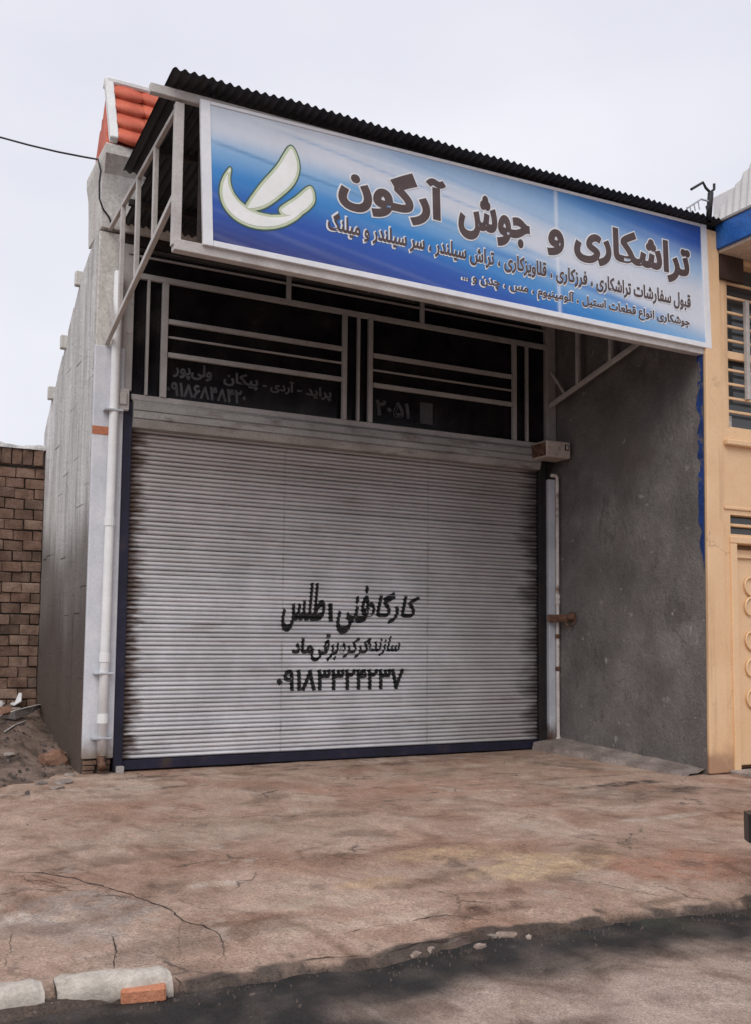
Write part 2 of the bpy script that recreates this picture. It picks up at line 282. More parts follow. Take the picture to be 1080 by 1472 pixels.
def contours(text):                 # list of closed 2D polygons in em units, from the built-in font
    cu = bpy.data.curves.new('tmp_text', 'FONT'); cu.body = text; ob = bpy.data.objects.new('tmp_text', cu); COL.objects.link(ob)
    bpy.context.view_layer.update(); c2 = ob.to_curve(bpy.context.evaluated_depsgraph_get()); res = []
    for sp in c2.splines:
        bp = sp.bezier_points; n = len(bp); poly = []
        for i in range(n):
            a, b = bp[i], bp[(i+1) % n]; p0, p1, p2, p3 = a.co.xy, a.handle_right.xy, b.handle_left.xy, b.co.xy
            k = 1 if abs((p1-p0).cross(p3-p0))+abs((p2-p0).cross(p3-p0)) < 1e-5 else 5
            for j in range(k):
                t = j/k; q = p0*(1-t)**3+p1*3*t*(1-t)**2+p2*3*t*t*(1-t)+p3*t**3
                if not poly or (q-poly[-1]).length > 1e-4: poly.append(q.copy())
        if len(poly) > 2 and (poly[0]-poly[-1]).length < 1e-4: poly.pop()
        if len(poly) > 2: res.append(poly)
    ob.to_curve_clear(); bpy.data.objects.remove(ob); bpy.data.curves.remove(cu)
    return res
area = lambda p: sum(p[i].cross(p[(i+1) % len(p)]) for i in range(len(p)))/2
def inside(q, p):
    r = False
    for i in range(len(p)):
        a, b = p[i], p[(i+1) % len(p)]
        if (a.y > q.y) != (b.y > q.y) and q.x < (b.x-a.x)*(q.y-a.y)/(b.y-a.y)+a.x: r = not r
    return r
def dilate(p, d):
    n = len(p); out = []
    for i in range(n):
        e1 = (p[i]-p[i-1]).normalized(); e2 = (p[(i+1) % n]-p[i]).normalized()
        n1 = Vector((e1.y, -e1.x)); n2 = Vector((e2.y, -e2.x)); m = (n1+n2)
        m = m.normalized() if m.length > 1e-3 else n1
        out.append(p[i]+m*d/max(.55, m.dot(n1)))
    return out
def text_polys(text, bold=0., hk=.5):   # -> list of (outer, holes, ribbons); the ribbons thicken the stroke outwards
    cs = contours(text); big = max(cs, key=lambda p: abs(area(p))); sgn = 1 if area(big) > 0 else -1
    outs = []; holes = []
    for c in cs: (outs if area(c)*sgn > 0 else holes).append(c if sgn > 0 else c[::-1])
    for h in list(holes):            # a mark drawn the other way round is a mark, not a hole
        if not any(inside(h[0], o) for o in outs): holes.remove(h); outs.append(h[::-1])
    res = []
    for o in outs:
        hs = [h for h in holes if inside(h[0], o)]
        res.append((o, hs, [(lp, dilate(lp, bold*(1 if lp is o else hk))) for lp in [o]+hs] if bold else []))
    return res
def bounds(polys):
    P = [q for o, _, rb in polys for q in (rb[0][1] if rb else o)]; return min(q.x for q in P), max(q.x for q in P), min(q.y for q in P), max(q.y for q in P)
def text_mesh(name, polys, fn, mat, parent, cuts=None):
    """fn maps (u, v) in the text's unit box and contour index to a 3D point"""
    x0, x1, y0, y1 = bounds(polys); mb = MB()
    for k, (o, hs, rb) in enumerate(polys):
        nm = lambda q: Vector(((q.x-x0)/(x1-x0), (q.y-y0)/(y1-y0)))
        for a, b in rb:
            for i in range(len(a)):
                j = (i+1) % len(a); pg = [nm(a[i]), nm(a[j]), nm(b[j]), nm(b[i])]
                for piece in (slices(pg, cuts) if cuts else [pg]):
                    n = len(mb.v); mb.v += [Vector(fn(q.x, q.y, i % 5+.5)) for q in piece]; mb.f.append(tuple(range(n, n+len(piece))))
        loops = [o]+hs; flat = [q for lp in loops for q in lp]
        tris = tessellate_polygon([[Vector((q.x, q.y, 0)) for q in lp] for lp in loops])
        for t in tris:
            pg = [Vector(((flat[i].x-x0)/(x1-x0), (flat[i].y-y0)/(y1-y0))) for i in t]
            for piece in (slices(pg, cuts) if cuts else [pg]):
                n = len(mb.v); mb.v += [Vector(fn(q.x, q.y, k)) for q in piece]; mb.f.append(tuple(range(n, n+len(piece))))
    return mb.build(name, mat, parent)
def slices(pg, cuts):
    lo = min(q.y for q in pg); hi = max(q.y for q in pg); out = []
    cs = [c for c in cuts if lo < c < hi]
    for a, b in zip([-9]+cs, cs+[9]):
        p = clip(clip(pg, a, 1), b, -1)
        if len(p) > 2: out.append(p)
    return out
def clip(p, y, s):
    out = []
    for i in range(len(p)):
        a, b = p[i], p[(i+1) % len(p)]; da, db = (a.y-y)*s, (b.y-y)*s
        if da >= 0: out.append(a)
        if da*db < 0: out.append(a+(b-a)*(da/(da-db)))
    return out

# ------------------------------------------------------------------ ground, road, forecourt, dirt
def gp(px, py, z=0.): return at(px, py, 2, z)
MB().quad((-400, -400, -.2), (400, -400, -.2), (400, 400, -.2), (-400, 400, -.2)).build('ground', m_ground); struct(bpy.data.objects['ground'])
EDGE = sorted([(p.x, p.y) for p in (gp(*q) for q in [(270, 1400), (330, 1394), (430, 1376), (540, 1368), (620, 1346), (690, 1329), (760, 1325), (860, 1311), (960, 1300), (1080, 1286)])])
RZL = -.065
def edge(x):
    e = EDGE
    if x <= e[0][0]: y = e[0][1]
    elif x >= e[-1][0]: y = e[-1][1]
    else:
        for a, b in zip(e, e[1:]):
            if a[0] <= x <= b[0]: y = lerp(a[1], b[1], (x-a[0])/(b[0]-a[0])); break
    return y+.045*fbm(x, 3.3, 0, 3.1, 6)+.025*noise.noise(Vector((x*15, 1, 0)))+.012*noise.noise(Vector((x*37, 2, 0)))
def zf(x, y):
    return -.012+.009*fbm(x, y, .5, .9, 3)+.004*fbm(x, y, 2., 5, 3)-.02*sm(.5, 0, y-edge(x))
def patch(x, y, px, py, rx, ry, wob=.55, fr=2.2):
    c = gp(px, py); dx, dy = (x-c.x)/rx, (y-c.y)/ry
    if abs(dx) > 2.2 or abs(dy) > 2.2: return 0
    d = math.hypot(dx, dy)+wob*fbm(x+px, y*1.15, 0, fr, 6)
    if d > 1: return 0
    return (1-sm(.6, 1.0, d))*(.4+.6*sm(-.25, .2, fbm(x+py, y, 0, 7, 4)))
def mixv(a, b, t): return tuple(lerp(p, q, t) for p, q in zip(a, b))
PATCH = [((.36, .315, .285), 110, 1310, .55, .6, .85), ((.4, .33, .28), 300, 1190, 1.3, .6, .5), ((.56, .42, .265), 790, 1240, .75, .38, .8), ((.54, .4, .25), 640, 1225, .5, .3, .6), ((.5, .35, .2), 545, 1265, .3, .12, .6), ((.45, .25, .18), 980, 1240, .7, .5, .8), ((.47, .29, .22), 600, 1130, 1.5, .7, .6), ((.44, .27, .21), 850, 1150, 1.2, .3, .4),
         ((.17, .105, .08), 700, 1305, .5, .1, .85), ((.24, .165, .125), 440, 1172, 1.2, .18, .65), ((.2, .13, .09), 585, 1268, .3, .12, .75), ((.14, .095, .075), 665, 1245, .1, .45, .75), ((.2, .13, .1), 620, 1215, .4, .1, .5), ((.62, .56, .5), 18, 1318, .15, .16, 1.), ((.6, .52, .46), 310, 1268, .22, .1, .95), ((.52, .47, .41), 190, 1131, .42, .2, .95),
         ((.56, .49, .43), 960, 1172, .55, .1, .8), ((.53, .45, .4), 900, 1160, .7, .06, .7), ((.53, .44, .38), 70, 1138, .7, .2, .7), ((.5, .4, .32), 470, 1292, .5, .18, .75), ((.54, .44, .36), 520, 1325, .7, .13, .7), ((.52, .4, .34), 95, 1375, .32, .1, .8), ((.08, .06, .053), 890, 1126, .75, .14, .95), ((.06, .045, .04), 985, 1133, .5, .14, .95), ((.2, .15, .12), 790, 1095, .5, .4, .7), ((.09, .07, .06), 700, 1118, .14, .04, .9), ((.1, .08, .07), 620, 1138, .12, .04, .9), ((.1, .08, .07), 560, 1150, .1, .03, .8),
         ((.2, .155, .13), 900, 1140, 1.1, .45, .6), ((.11, .085, .075), 800, 1118, 1.3, .06, .6), ((.13, .095, .08), 500, 1100, 2.4, .08, .55), ((.11, .08, .065), 205, 1116, .5, .1, .85), ((.13, .095, .075), 255, 1128, .25, .05, .8), ((.22, .16, .125), 960, 1288, .35, .06, .7), ((.44, .3, .22), 1050, 1180, .5, .25, .6), ((.27, .2, .165), 250, 1340, .25, .25, .4), ((.5, .42, .36), 640, 1150, .8, .05, .5)]
def fore_col(x, y):
    n = fbm(x, y, 0, .9, 5); c = mixv((.45, .335, .27), (.36, .235, .175), sm(-.3, .6, n)); c = mixv(c, (.54, .43, .365), .7*sm(.1, .6, fbm(x, y, 7, 1.2, 6)))
    for col, px, py, rx, ry, a in PATCH:
        w_ = patch(x, y, px, py, rx, ry)
        if w_: c = mixv(c, col, w_*a)
    c = mixv(c, (.2, .14, .11), .55*sm(.2, .6, fbm(x, y*1.3, 13, 1.6, 6)))
    c = tuple(a*b for a, b in zip(c, (.92, .885, .86)))
    c = mixv(c, (.06, .047, .04), .92*sm(.07, -.01, y-edge(x)+.13*fbm(x, y, 0, 4, 4)))
    return c
def colored_grid(name, xs, rows, zfun, cfun, mat):
    mb = MB(); P = []; C = []
    for j in range(rows[1]):
        row = []
        for x in xs:
            y, z = rows[0](x, j); row.append((x, y, zfun(x, y) if z is None else z)); C.append(cfun(x, y))
        P.append(row)
    mb.grid(P); ob = mb.build(name, mat, smooth=True)
    at_ = ob.data.attributes.new('Col', 'FLOAT_COLOR', 'POINT'); at_.data.foreach_set('color', np.array([(*c, 1) for c in C], dtype=np.float32).ravel())
    return struct(ob)
NY = 150
def frow(x, j):
    e = edge(x)
    if j == 0: return e-.1-.05*noise.noise(Vector((x*6, 0, 4))), RZL-.05
    if j == 1: return e-.05-.03*noise.noise(Vector((x*9, 0, 9))), RZL+.012-.02*noise.noise(Vector((x*11, 0, 2)))
    t = (j-2)/(NY-3); y = lerp(e, .4, t**1.35); return y, None
fxs = [-9, -7.5, -6, -5, -4.2, -3.5]+list(np.arange(-3, 6.9, .045))+[7.2, 8, 9.5, 12]
fore = colored_grid('forecourt', [float(x) for x in fxs], (frow, NY), zf, fore_col, m_fore)
def road_col(x, y):
    d = edge(x)-y; n = fbm(x, y, 5, 1.6, 5)
    dust_shade = sm(.34, .8, d+.3*n)*sm(-1.0, -.35, x+.25*fbm(x, y, 1, 2, 3))
    if x > 1: dust_shade *= lerp(1, .75, sm(1, 2.2, x))  # thinner dust to the right, a dark shadow region put into the colour
    a = mixv((.03, .027, .027), (.075, .062, .055), sm(-.2, .5, fbm(x, y, 9, 4, 5)))
    b = mixv((.46, .355, .295), (.26, .19, .155), sm(-.1, .6, fbm(x, y*1.8, 3, 2.4, 5)))
    c = mixv(a, b, dust_shade); return mixv(c, (.06, .07, .045), .5*sm(.2, .5, fbm(x, y, 21, 3, 4))*sm(.5, .1, d)*sm(.6, 1.4, x))
rys = [-17, -14, -12, -10.5]+[float(v) for v in np.arange(-9.6, -6.55, .05)]
rxs = [-60, -30, -12, -6]+[float(v) for v in np.arange(-3.2, 4.2, .055)]+[6, 10, 20, 35, 60]
colored_grid('road', rxs, (lambda x, j: (rys[j], None), len(rys)), lambda x, y: RZL+.008*fbm(x, y, 4, 1.3, 4), road_col, m_road)
def crack(pts, w0, w1):
    P = [gp(*q) for q in pts]; Q = []
    for a, b in zip(P, P[1:]):
        n = max(2, int((b-a).length/.035))
        for i in range(n): Q.append(a.lerp(b, i/n))
    Q.append(P[-1]); mb = MB(); L_ = []; Rr = []
    for i, q in enumerate(Q):
        d = (Q[min(i+1, len(Q)-1)]-Q[max(i-1, 0)]).normalized(); nrm = Vector((-d.y, d.x, 0)); t = i/(len(Q)-1)
        off = nrm*(.018*noise.noise(q*9)+.012*noise.noise(q*31)); wd = .62*lerp(w0, w1, t)*(.35+abs(noise.noise(q*14+Vector((5, 0, 0))))*1.4)*min(1, 6*t+.15, 6*(1-t)+.15)
        for l_, s in ((L_, 1), (Rr, -1)): p = q+off+nrm*wd*s/2; l_.append((p.x, p.y, zf(p.x, p.y)+.004))
    mb.grid([L_, Rr]); mb.build('crack', m_crack, fore)
crack([(0, 1251), (60, 1253), (110, 1262), (160, 1276), (205, 1291), (245, 1305), (262, 1322), (292, 1330), (316, 1342), (326, 1374)], .03, .014)
crack([(40, 1256), (85, 1268), (130, 1270), (165, 1281)], .012, .008); crack([(30, 1262), (60, 1266), (100, 1276)], .01, .006)
crack([(250, 1288), (288, 1304), (335, 1307), (372, 1314), (440, 1318)], .008, .005); crack([(163, 1343), (166, 1365), (164, 1388)], .014, .01)
crack([(845, 1264), (900, 1276), (985, 1288)], .012, .012); crack([(18, 1335), (12, 1365), (4, 1390)], .008, .006); crack([(372, 1312), (388, 1326)], .006, .004)
crack([(210, 1100+34), (270, 1128), (320, 1127)], .03, .012); crack([(590, 1322), (640, 1312), (700, 1318)], .02, .008)
crack([(0, 1262), (28, 1258), (52, 1270), (88, 1274), (120, 1284)], .012, .006); crack([(150, 1278), (170, 1292), (190, 1296)], .01, .005); crack([(262, 1322), (256, 1345), (262, 1372)], .006, .004); crack([(440, 1318), (480, 1322), (505, 1332)], .006, .003); crack([(500, 1340), (540, 1328), (575, 1326)], .01, .005); crack([(800, 1262), (845, 1264)], .008, .012)
crack([(250, 1396), (262, 1404), (258, 1420)], .02, .014); crack([(330, 1392), (300, 1402), (262, 1402)], .014, .01); crack([(430, 1374), (470, 1368), (520, 1366)], .02, .012); crack([(560, 1362), (600, 1350), (640, 1344), (690, 1336)], .03, .02)
def lot_z(x, y):                     # heap of earth and rubble beside the wall
    a = Vector((-1.52, -1.57)); b = Vector((-.5, -.3)); d = (b-a).normalized(); s = (Vector((x, y))-a).cross(d)*-1
    return -.05+.72*sm(-.1, 3.3, s)+.05*fbm(x, y, 0, 1.7, 5)+.03*fbm(x, y, 3, 6, 4)
dxs = [-14, -11, -9, -7, -5.5, -4.5]+[float(v) for v in np.arange(-3.8, -.3, .06)]; dys = [float(v) for v in np.arange(-3.6, 3.75, .07)]
lot = MB().grid([[(x, y, lot_z(x, y)) for x in dxs] for y in dys]).build('dirt_lot', m_dirt, smooth=True); struct(lot)

# ------------------------------------------------------------------ workshop
ws = thing('workshop', (3., 0, 0), 'cement workshop with a wide grey roller shutter under a deep canopy', 'workshop')
XL = -.47
def walltop(y):
    T = [(-1, 6.5), (0, 6.42), (1., 6.12), (1.9, 5.55), (2.9, 4.98), (3.6, 4.45)]
    for a, b in zip(T, T[1:]):
        if y <= b[0]: return lerp(a[1], b[1], (y-a[0])/(b[0]-a[0]))
    return T[-1][1]
sw = MB().prism([(-.28, 0, -.05), (-.28, 3.45, -.05), (-.28, 3.45, walltop(3.45)-.05), (-.28, 1.0, walltop(1)-.05), (-.28, 0, walltop(0)-.05)], (.14, 0, 0)).build('side_wall', m_cement, ws)
y = .004; k = 0
while y < 3.35:
    wd = min(R.uniform(.3, .42), 3.45-y); z = -.05; j = .5 if k % 2 else 1.
    while True:
        h = R.uniform(1.05, 1.5)*(j if z < 0 else 1); top0, top1 = walltop(y), walltop(y+wd); e = z+h
        last = e > min(top0, top1)-.35; dx = R.uniform(-.007, .007); x0, x1 = XL+dx, -.281; g = .004
        t0, t1 = (top0, top1) if last else (e-.0015, e-.0015)
        MB().hexa([(x0, y, z), (x1, y, z), (x1, y+wd-g, z), (x0, y+wd-g, z), (x0, y, t0), (x1, y, t0), (x1, y+wd-g, t1), (x0, y+wd-g, t1)]).build('wall_slab', m_wall, sw, bevel=.004)
        if last: break
        z = e
    y += wd; k += 1
for yy in (1.02, 1.95, 2.85):
    zt = walltop(yy); MB().box(-.535, -.4, yy-.05, yy+.05, zt-.06, zt+.13).build('beam_end', m_corn, sw, bevel=.012)
# front pillar, jamb, shell
MB().box(XL+.004, -.115, -.075, -.003, .16, 5.0).build('front_pillar', m_pillar, ws, bevel=.008)
for i in range(3):
    for q in range(2): MB().box(-.45+q*.165, -.45+q*.165+R.uniform(.12, .155), -.06, -.01, -.03+i*.06, -.03+i*.06+.05).build('pillar_brick', m_brick, ws, bevel=.006)
MB().hexa([(-.455, -.045, 4.985), (-.23, -.05, 4.985), (-.23, 0, 4.985), (-.455, 0, 4.985), (-.455, -.045, 6.4), (-.2, -.05, 6.4), (-.2, 0, 6.4), (-.455, 0, 6.4)]).build('upper_jamb', m_corn, ws, bevel=.01)
MB().box(-.23, -.02, -.05, .08, 4.5, 6.3).build('upper_post', m_frame, ws, bevel=.006)
MB().box(XL-.004, -.21, -.079, -.0745, 3.93, 4.03).build('tape_patch', m_orange, ws)
MB().box(-.14, 6.5, 3.46, 3.62, -.1, 4.45).build('rear_wall', m_cement, ws)
MB().hexa([(-.14, .06, 6.3), (6.6, .06, 6.3), (6.6, 3.62, 4.5), (-.14, 3.62, 4.5), (-.14, .06, 6.42), (6.6, .06, 6.42), (6.6, 3.62, 4.62), (-.14, 3.62, 4.62)]).build('roof_slab', m_cement, ws)
MB().box(-.2, 6.38, .1, .2, 6.0, 6.32).build('header_wall', m_darkwall, ws)
MB().box(-.2, 6.38, -.02, .16, 6.32, 6.5).build('header_beam', m_darkwall, ws)
MB().box(-.14, 6.4, .12, 3.5, -.06, -.02).build('interior_floor', m_inside, ws)
# transom window
BZ, TZ = 4.43, 5.93
tw = MB().box(-.02, 6.16, -.06, -.01, BZ-.035, BZ+.035).box(-.02, 6.16, -.06, -.01, TZ-.035, TZ+.035).build('transom_window', m_frame, ws, bevel=.005)
def vbar(px, pz, wdt, y0=-.075, y1=-.012, z0=BZ+.036, z1=TZ-.036): x = at(px, pz, 1, -.04).x; MB().box(x-wdt/2, x+wdt/2, y0, y1, z0, z1).build('window_bar', m_frame, tw, bevel=.004)
for px, py, wd in ((212, 480, .03), (236, 490, .075), (495, 520, .06), (515, 520, .03), (532, 530, .06), (739, 560, .06), (757, 560, .03)): vbar(px, py, wd)
def hbar(px0, py0, px1, py1, h):
    a = at(px0, py0, 1, -.04); b = at(px1, py1, 1, -.04); z = (a.z+b.z)/2; MB().box(a.x, b.x, -.068 if h > .04 else -.05, -.02, z-h/2, z+h/2).build('window_bar', m_frame, tw, bevel=.004)
for q in ((241, 461, 492, 503, .06), (241, 483, 492, 523, .025), (241, 509, 492, 547, .06), (536, 510, 736, 543, .06), (536, 531, 736, 562, .025), (536, 552, 736, 583, .06)): hbar(*q)
a = at(415, 408, 1, -.04); MB().box(-.1, 6.16, -.05, -.03, a.z-.012, a.z+.012).build('window_bar', m_frame, tw)
for px in (415, 607): x = at(px, 420, 1, -.04).x; MB().box(x-.03, x+.03, -.065, -.02, TZ+.036, 6.32).build('window_bar', m_frame, tw, bevel=.004)
for px in (411, 602): x = at(px, 600, 1, -.04).x; MB().box(x-.03, x+.03, -.058, -.02, 4.34, BZ-.036).build('window_bar', m_frame, tw, bevel=.004)
for x0, x1 in ((-.02, .36), (.36, 2.83), (2.83, 3.2), (3.2, 5.63), (5.63, 6.17)): MB().box(x0+.004, x1-.004, .03, .036, BZ, TZ+.3).build('pane', m_glassd, tw)
MB().box(*sorted((at(604, 590, 1, .028).x, at(622, 590, 1, .028).x)), .024, .028, 4.56, 4.86).build('sticker', m_letter_faint, tw)
def flat_text(name, text, x0, x1, z0, z1, y, mat, parent, bold=.02, up=0., sh=0.):
    polys = text_polys(text, bold); return text_mesh(name, polys, lambda u, v, k: (lerp(x0, x1, u)+sh*(v-.5)*(z1-z0), y-.0002*(k % 7), lerp(z0, z1, v)+up*u), mat, parent)
FA = lambda s: shape(s)
def ptext(s, pa, pb, y, mat, parent, bold=.03):     # pixel box: left-top corner, right-bottom corner
    a = at(*pa, 1, y); b = at(*pb, 1, y); return flat_text('lettering', s, a.x, b.x, min(a.z, b.z), max(a.z, b.z), y, mat, parent, bold)
for s, x0, x1, z0, z1 in ((FA('ولی‌پور'), .5, 1.0, 4.74, 4.96), ('۰۹۱۸۶۸۴۸۴۲۰', .42, 1.46, 4.52, 4.7), (FA('پیکان'), 1.15, 1.62, 4.72, 4.92), (FA('آردی -'), 1.68, 2.12, 4.72, 4.9), (FA('پراید -'), 2.16, 2.66, 4.7, 4.88), ('۲۰۵۱', 3.32, 3.86, 4.6, 4.82)):
    flat_text('lettering', s, x0, x1, z0, z1, .026, m_letter_faint, tw, .035)

# roller shutter
NS, P0, PITCH_S, SX0, SX1 = 74, .125, .0533, .0, 6.0
rs = MB().box(SX0, SX1, .036, .046, .1, 4.3).build('roller_shutter', m_darkwall, ws)
prof = [(0, .034), (.06, .02), (.2, .006), (.42, 0), (.62, .003), (.8, .013), (.93, .026), (.97, .034)]
def slat_y(z):
    t = ((z-P0)/PITCH_S) % 1.
    for a, b in zip(prof, prof[1:]):
        if t <= b[0]: return lerp(a[1], b[1], (t-a[0])/(b[0]-a[0]))
    return .034
nx = 14; vs_ = []
def slat_mesh(q):
    smb = MB(); smb.grid([[(SX0+(SX1-SX0)*i/nx, py+.0022*noise.noise(Vector((i*.6, q*5.3, 0))), pz*PITCH_S+.0022*noise.noise(Vector((i*.45, q*3.7, 9)))) for i in range(nx+1)] for pz, py in prof]); return smb
smb = slat_mesh(0)
s0 = smb.build('slat', m_slat, rs, origin=((SX0+SX1)/2, 0, 0), smooth=True); zs0 = WL[s0.name]
for q in range(1, 6):
    t_ = slat_mesh(q).build('slat', m_slat, rs, origin=((SX0+SX1)/2, 0, 0), smooth=True); vs_.append(t_.data); bpy.data.objects.remove(t_)
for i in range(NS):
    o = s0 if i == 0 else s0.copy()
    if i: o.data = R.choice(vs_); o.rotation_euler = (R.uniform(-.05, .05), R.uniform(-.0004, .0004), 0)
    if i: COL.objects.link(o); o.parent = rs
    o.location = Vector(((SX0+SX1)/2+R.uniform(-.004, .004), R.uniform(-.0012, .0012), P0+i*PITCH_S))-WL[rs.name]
MB().box(SX0-.02, SX1, -.03, .03, .008, .118).build('bottom_rail', m_navy, rs, bevel=.006)
hp = [(.04, 4.4), (-.05, 4.4), (-.115, 4.35), (-.12, 4.27), (-.105, 4.262), (-.13, 4.24), (-.13, 4.17), (-.11, 4.162), (-.125, 4.145), (-.09, 4.06), (.03, 4.05)]
MB().prism([(-.005, a, b) for a, b in hp], (6.0, 0, 0)).build('shutter_hood', m_hood, rs)
MB().box(-.112, -.004, -.07, .05, 0, 4.36).build('guide_rail', m_navy, rs, bevel=.006)
MB().box(6.004, 6.13, -.06, .05, 0, 4.3).build('guide_rail', m_black, rs, bevel=.006)
MB().box(-.2, -.06, -.13, -.04, 4.24, 4.5).box(-.18, -.09, -.15, -.13, 4.3, 4.45).build('hood_bracket', m_steel, rs, bevel=.012)
MB().box(-.09, -.0, -.16, -.09, -.02, .07).build('lock_block', m_hood, rs, bevel=.008)
mt = MB().box(5.84, 6.27, -.46, -.1, 4.19, 4.43).build('motor_box', m_motor, rs, bevel=.015)
MB().box(6.16, 6.235, -.468, -.459, 4.3, 4.39).build('motor_switch', m_black, rs, bevel=.003)
MB().box(6.178, 6.22, -.474, -.467, 4.315, 4.375).build('motor_switch', m_motor, rs, bevel=.003)
MB().box(5.833, 5.84, -.44, -.12, 4.21, 4.4).build('motor_end_plate', m_rust, rs)
def shut_text(s, x0, x1, z0, z1, bold, shear=0., parts=None):
    polys = text_polys(s, bold); n = int((z1-z0)/PITCH_S)+2; cuts = []
    i0 = math.floor((z0-P0)/PITCH_S)
    for i in range(i0, i0+n+1):
        for pz, _ in prof[:-1]:
            v = ((P0+(i+pz)*PITCH_S)-z0)/(z1-z0)
            if 0 < v < 1: cuts.append(v)
    def fn(u, v, k):
        z = lerp(z0, z1, v); return (lerp(x0, x1, u)+shear*(v-.5)*(z1-z0), slat_y(z)-.005-.0002*(k % 7), z)
    text_mesh('lettering', polys, fn, m_spray, rs, sorted(cuts))
for s, x0, x1, z0, z1, b, sh in ((FA('کارگاه'), 3.2, 3.99, 1.76, 2.2, .03, .25), (FA('فنی'), 2.78, 3.24, 1.62, 2.27, .035, .12), (FA('ا'), 2.64, 2.71, 1.78, 2.02, .05, 0), (FA('طلس'), 2.0, 2.6, 1.64, 2.28, .035, .1),
                             (FA('سازنده'), 3.2, 3.72, 1.33, 1.6, .028, .3), (FA('کرکره'), 2.82, 3.25, 1.3, 1.58, .028, .3), (FA('برقی'), 2.42, 2.8, 1.26, 1.62, .03, .2), (FA('ماد'), 2.14, 2.44, 1.36, 1.56, .05, .1), ('۰۹۱۸۳۳۲۴۲۳۷', 1.93, 3.78, .88, 1.17, .035, .08)):
    shut_text(s, x0, x1, z0, z1, b, sh)
# right hand posts, pipe and latch
MB().box(6.145, 6.27, -.11, -.02, .02, 3.93).build('side_post', m_post, ws, bevel=.006)
MB().box(6.16, 6.33, -.05, .08, 4.44, 6.32).build('upper_post', m_frame, ws, bevel=.006)
lp = MB().tube([(6.15, -.15, 3.98), (6.23, -.15, 3.985), (6.262, -.15, 3.96), (6.265, -.15, 3.9), (6.262, -.15, 2.3), (6.258, -.15, 1.0), (6.262, -.15, .1), (6.262, -.15, .02)], .026, 10).build('conduit_pipe', m_rpipe, ws, smooth=True)
for z in (.14, 1.15, 1.62, 2.12, 2.2): MB().tube([(6.262, -.15, z-.03), (6.262, -.15, z+.03)], .037, 10).build('pipe_collar', m_rust if z in (1.62, 1.15) else m_rpipe, lp)
la = MB().bar((6.1, -.12, 1.88), (6.275, -.42, 1.88), .05, .11).build('latch_arm', m_rust, ws, bevel=.01)
kb = MB(); n = 10
for i in range(7):
    ph = math.pi*i/6; kb.v += [Vector((6.262+.065*math.sin(ph)*math.cos(2*math.pi*j/n), -.47+.065*math.sin(ph)*math.sin(2*math.pi*j/n), 1.905+.065*math.cos(ph))) for j in range(n)]
for i in range(6):
    for j in range(n): kb.f.append((i*n+j, i*n+(j+1) % n, (i+1)*n+(j+1) % n, (i+1)*n+j))
kb.build('latch_knob', m_rust, la, smooth=True)
MB().tube([(6.22, -.36, 1.83), (6.23, -.42, 1.77), (6.25, -.48, 1.77), (6.27, -.53, 1.83), (6.27, -.53, 1.9)], .013, 8).build('latch_hook', m_rust, la, smooth=True)
# downpipe
def dpx(z): return -.235-.03*(5.2-z)/5.2
dp = MB().tube([(dpx(z), -.135, z) for z in (.2, 1.5, 3, 4.3, 5.3, 5.9)], .055, 14).build('downpipe', m_pipe, ws, smooth=True)
for z in (.62, 1.32, 2.9): MB().tube([(dpx(z), -.135, z-.05), (dpx(z), -.135, z+.05)], .064, 14).build('pipe_collar', m_pipe, dp)
for z in (.4, 1.14, 4.22): MB().box(dpx(z)-.12, dpx(z)+.1, -.2, -.078, z-.012, z+.012).build('pipe_clamp', m_post, dp, bevel=.004)
MB().tube([(dpx(.2), -.135, .21), (dpx(.12), -.14, .12), (dpx(.12)+.01, -.2, .06)], .05, 12).build('pipe_outlet', m_rust, dp, smooth=True)
# cornice and tiled parapet
cz = [(6.44, .0), (6.58, .03), (6.82, .07), (7.04, .14), (7.17, .29), (7.2, .33), (7.3, .34), (7.33, .31)]
cmb = MB()
for z, o in cz: cmb.v += [Vector(p) for p in ((-.44-o*.14, -.08-o, z), (6.8, -.08-o, z), (6.8, .7, z), (-.44-o*.14, .7, z))]
for i in range(len(cz)-1):
    for j in range(4): cmb.f.append((i*4+j, i*4+(j+1) % 4, i*4+4+(j+1) % 4, i*4+4+j))
cmb.f += [(3, 2, 1, 0), tuple(len(cmb.v)-4+j for j in range(4))]
cmb.build('cornice', m_corn, ws)
EY, EZ, RY, RZ = -.4, 7.33, .02, 8.27
tp = MB().prism([(-.4, EY+.03, EZ+.005), (-.4, .62, EZ+.005), (-.4, RY+.08, RZ-.03), (-.4, RY, RZ-.03)], (7.1, 0, 0)).build('tiled_parapet', m_tile, ws)
sdir = Vector((0, RY-EY, RZ-EZ)); slen = sdir.length; sdir.normalize(); snor = Vector((0, -sdir.z, sdir.y))
TWD, TH = .35, slen/4
tm = MB(); rows = []
for jj, (s_, lift) in enumerate(((0, .085), (.35, .06), (1.12, .01))):
    row = []
    for i in range(9):
        u = i/8; arc = math.sin(math.pi*u); row.append(Vector((u*TWD, 0, 0))+sdir*(s_*TH-(.07*arc if s_ == 0 else 0))+snor*(lift+.028*arc))
    rows.append(row)
lip = [p-snor*.055 for p in rows[0]]
tm.grid([lip]+rows); t0 = tm.build('tile', m_tile, tp, smooth=True, origin=(0, 0, 0)); first = True
for c in range(20):
    for r_ in range(4):
        o = t0 if first else t0.copy()
        if not first: COL.objects.link(o); o.parent = tp
        first = False
        o.location = Vector((-.36+c*TWD*.998, EY, EZ+.02))+sdir*(r_*TH)-WL[tp.name]+snor*.004*(c % 2)
MB().bar((-.4, EY-.02, EZ+.03), (-.4, RY-.02, RZ+.05), .1, .1).build('verge_trim', m_tilew, tp, bevel=.012)
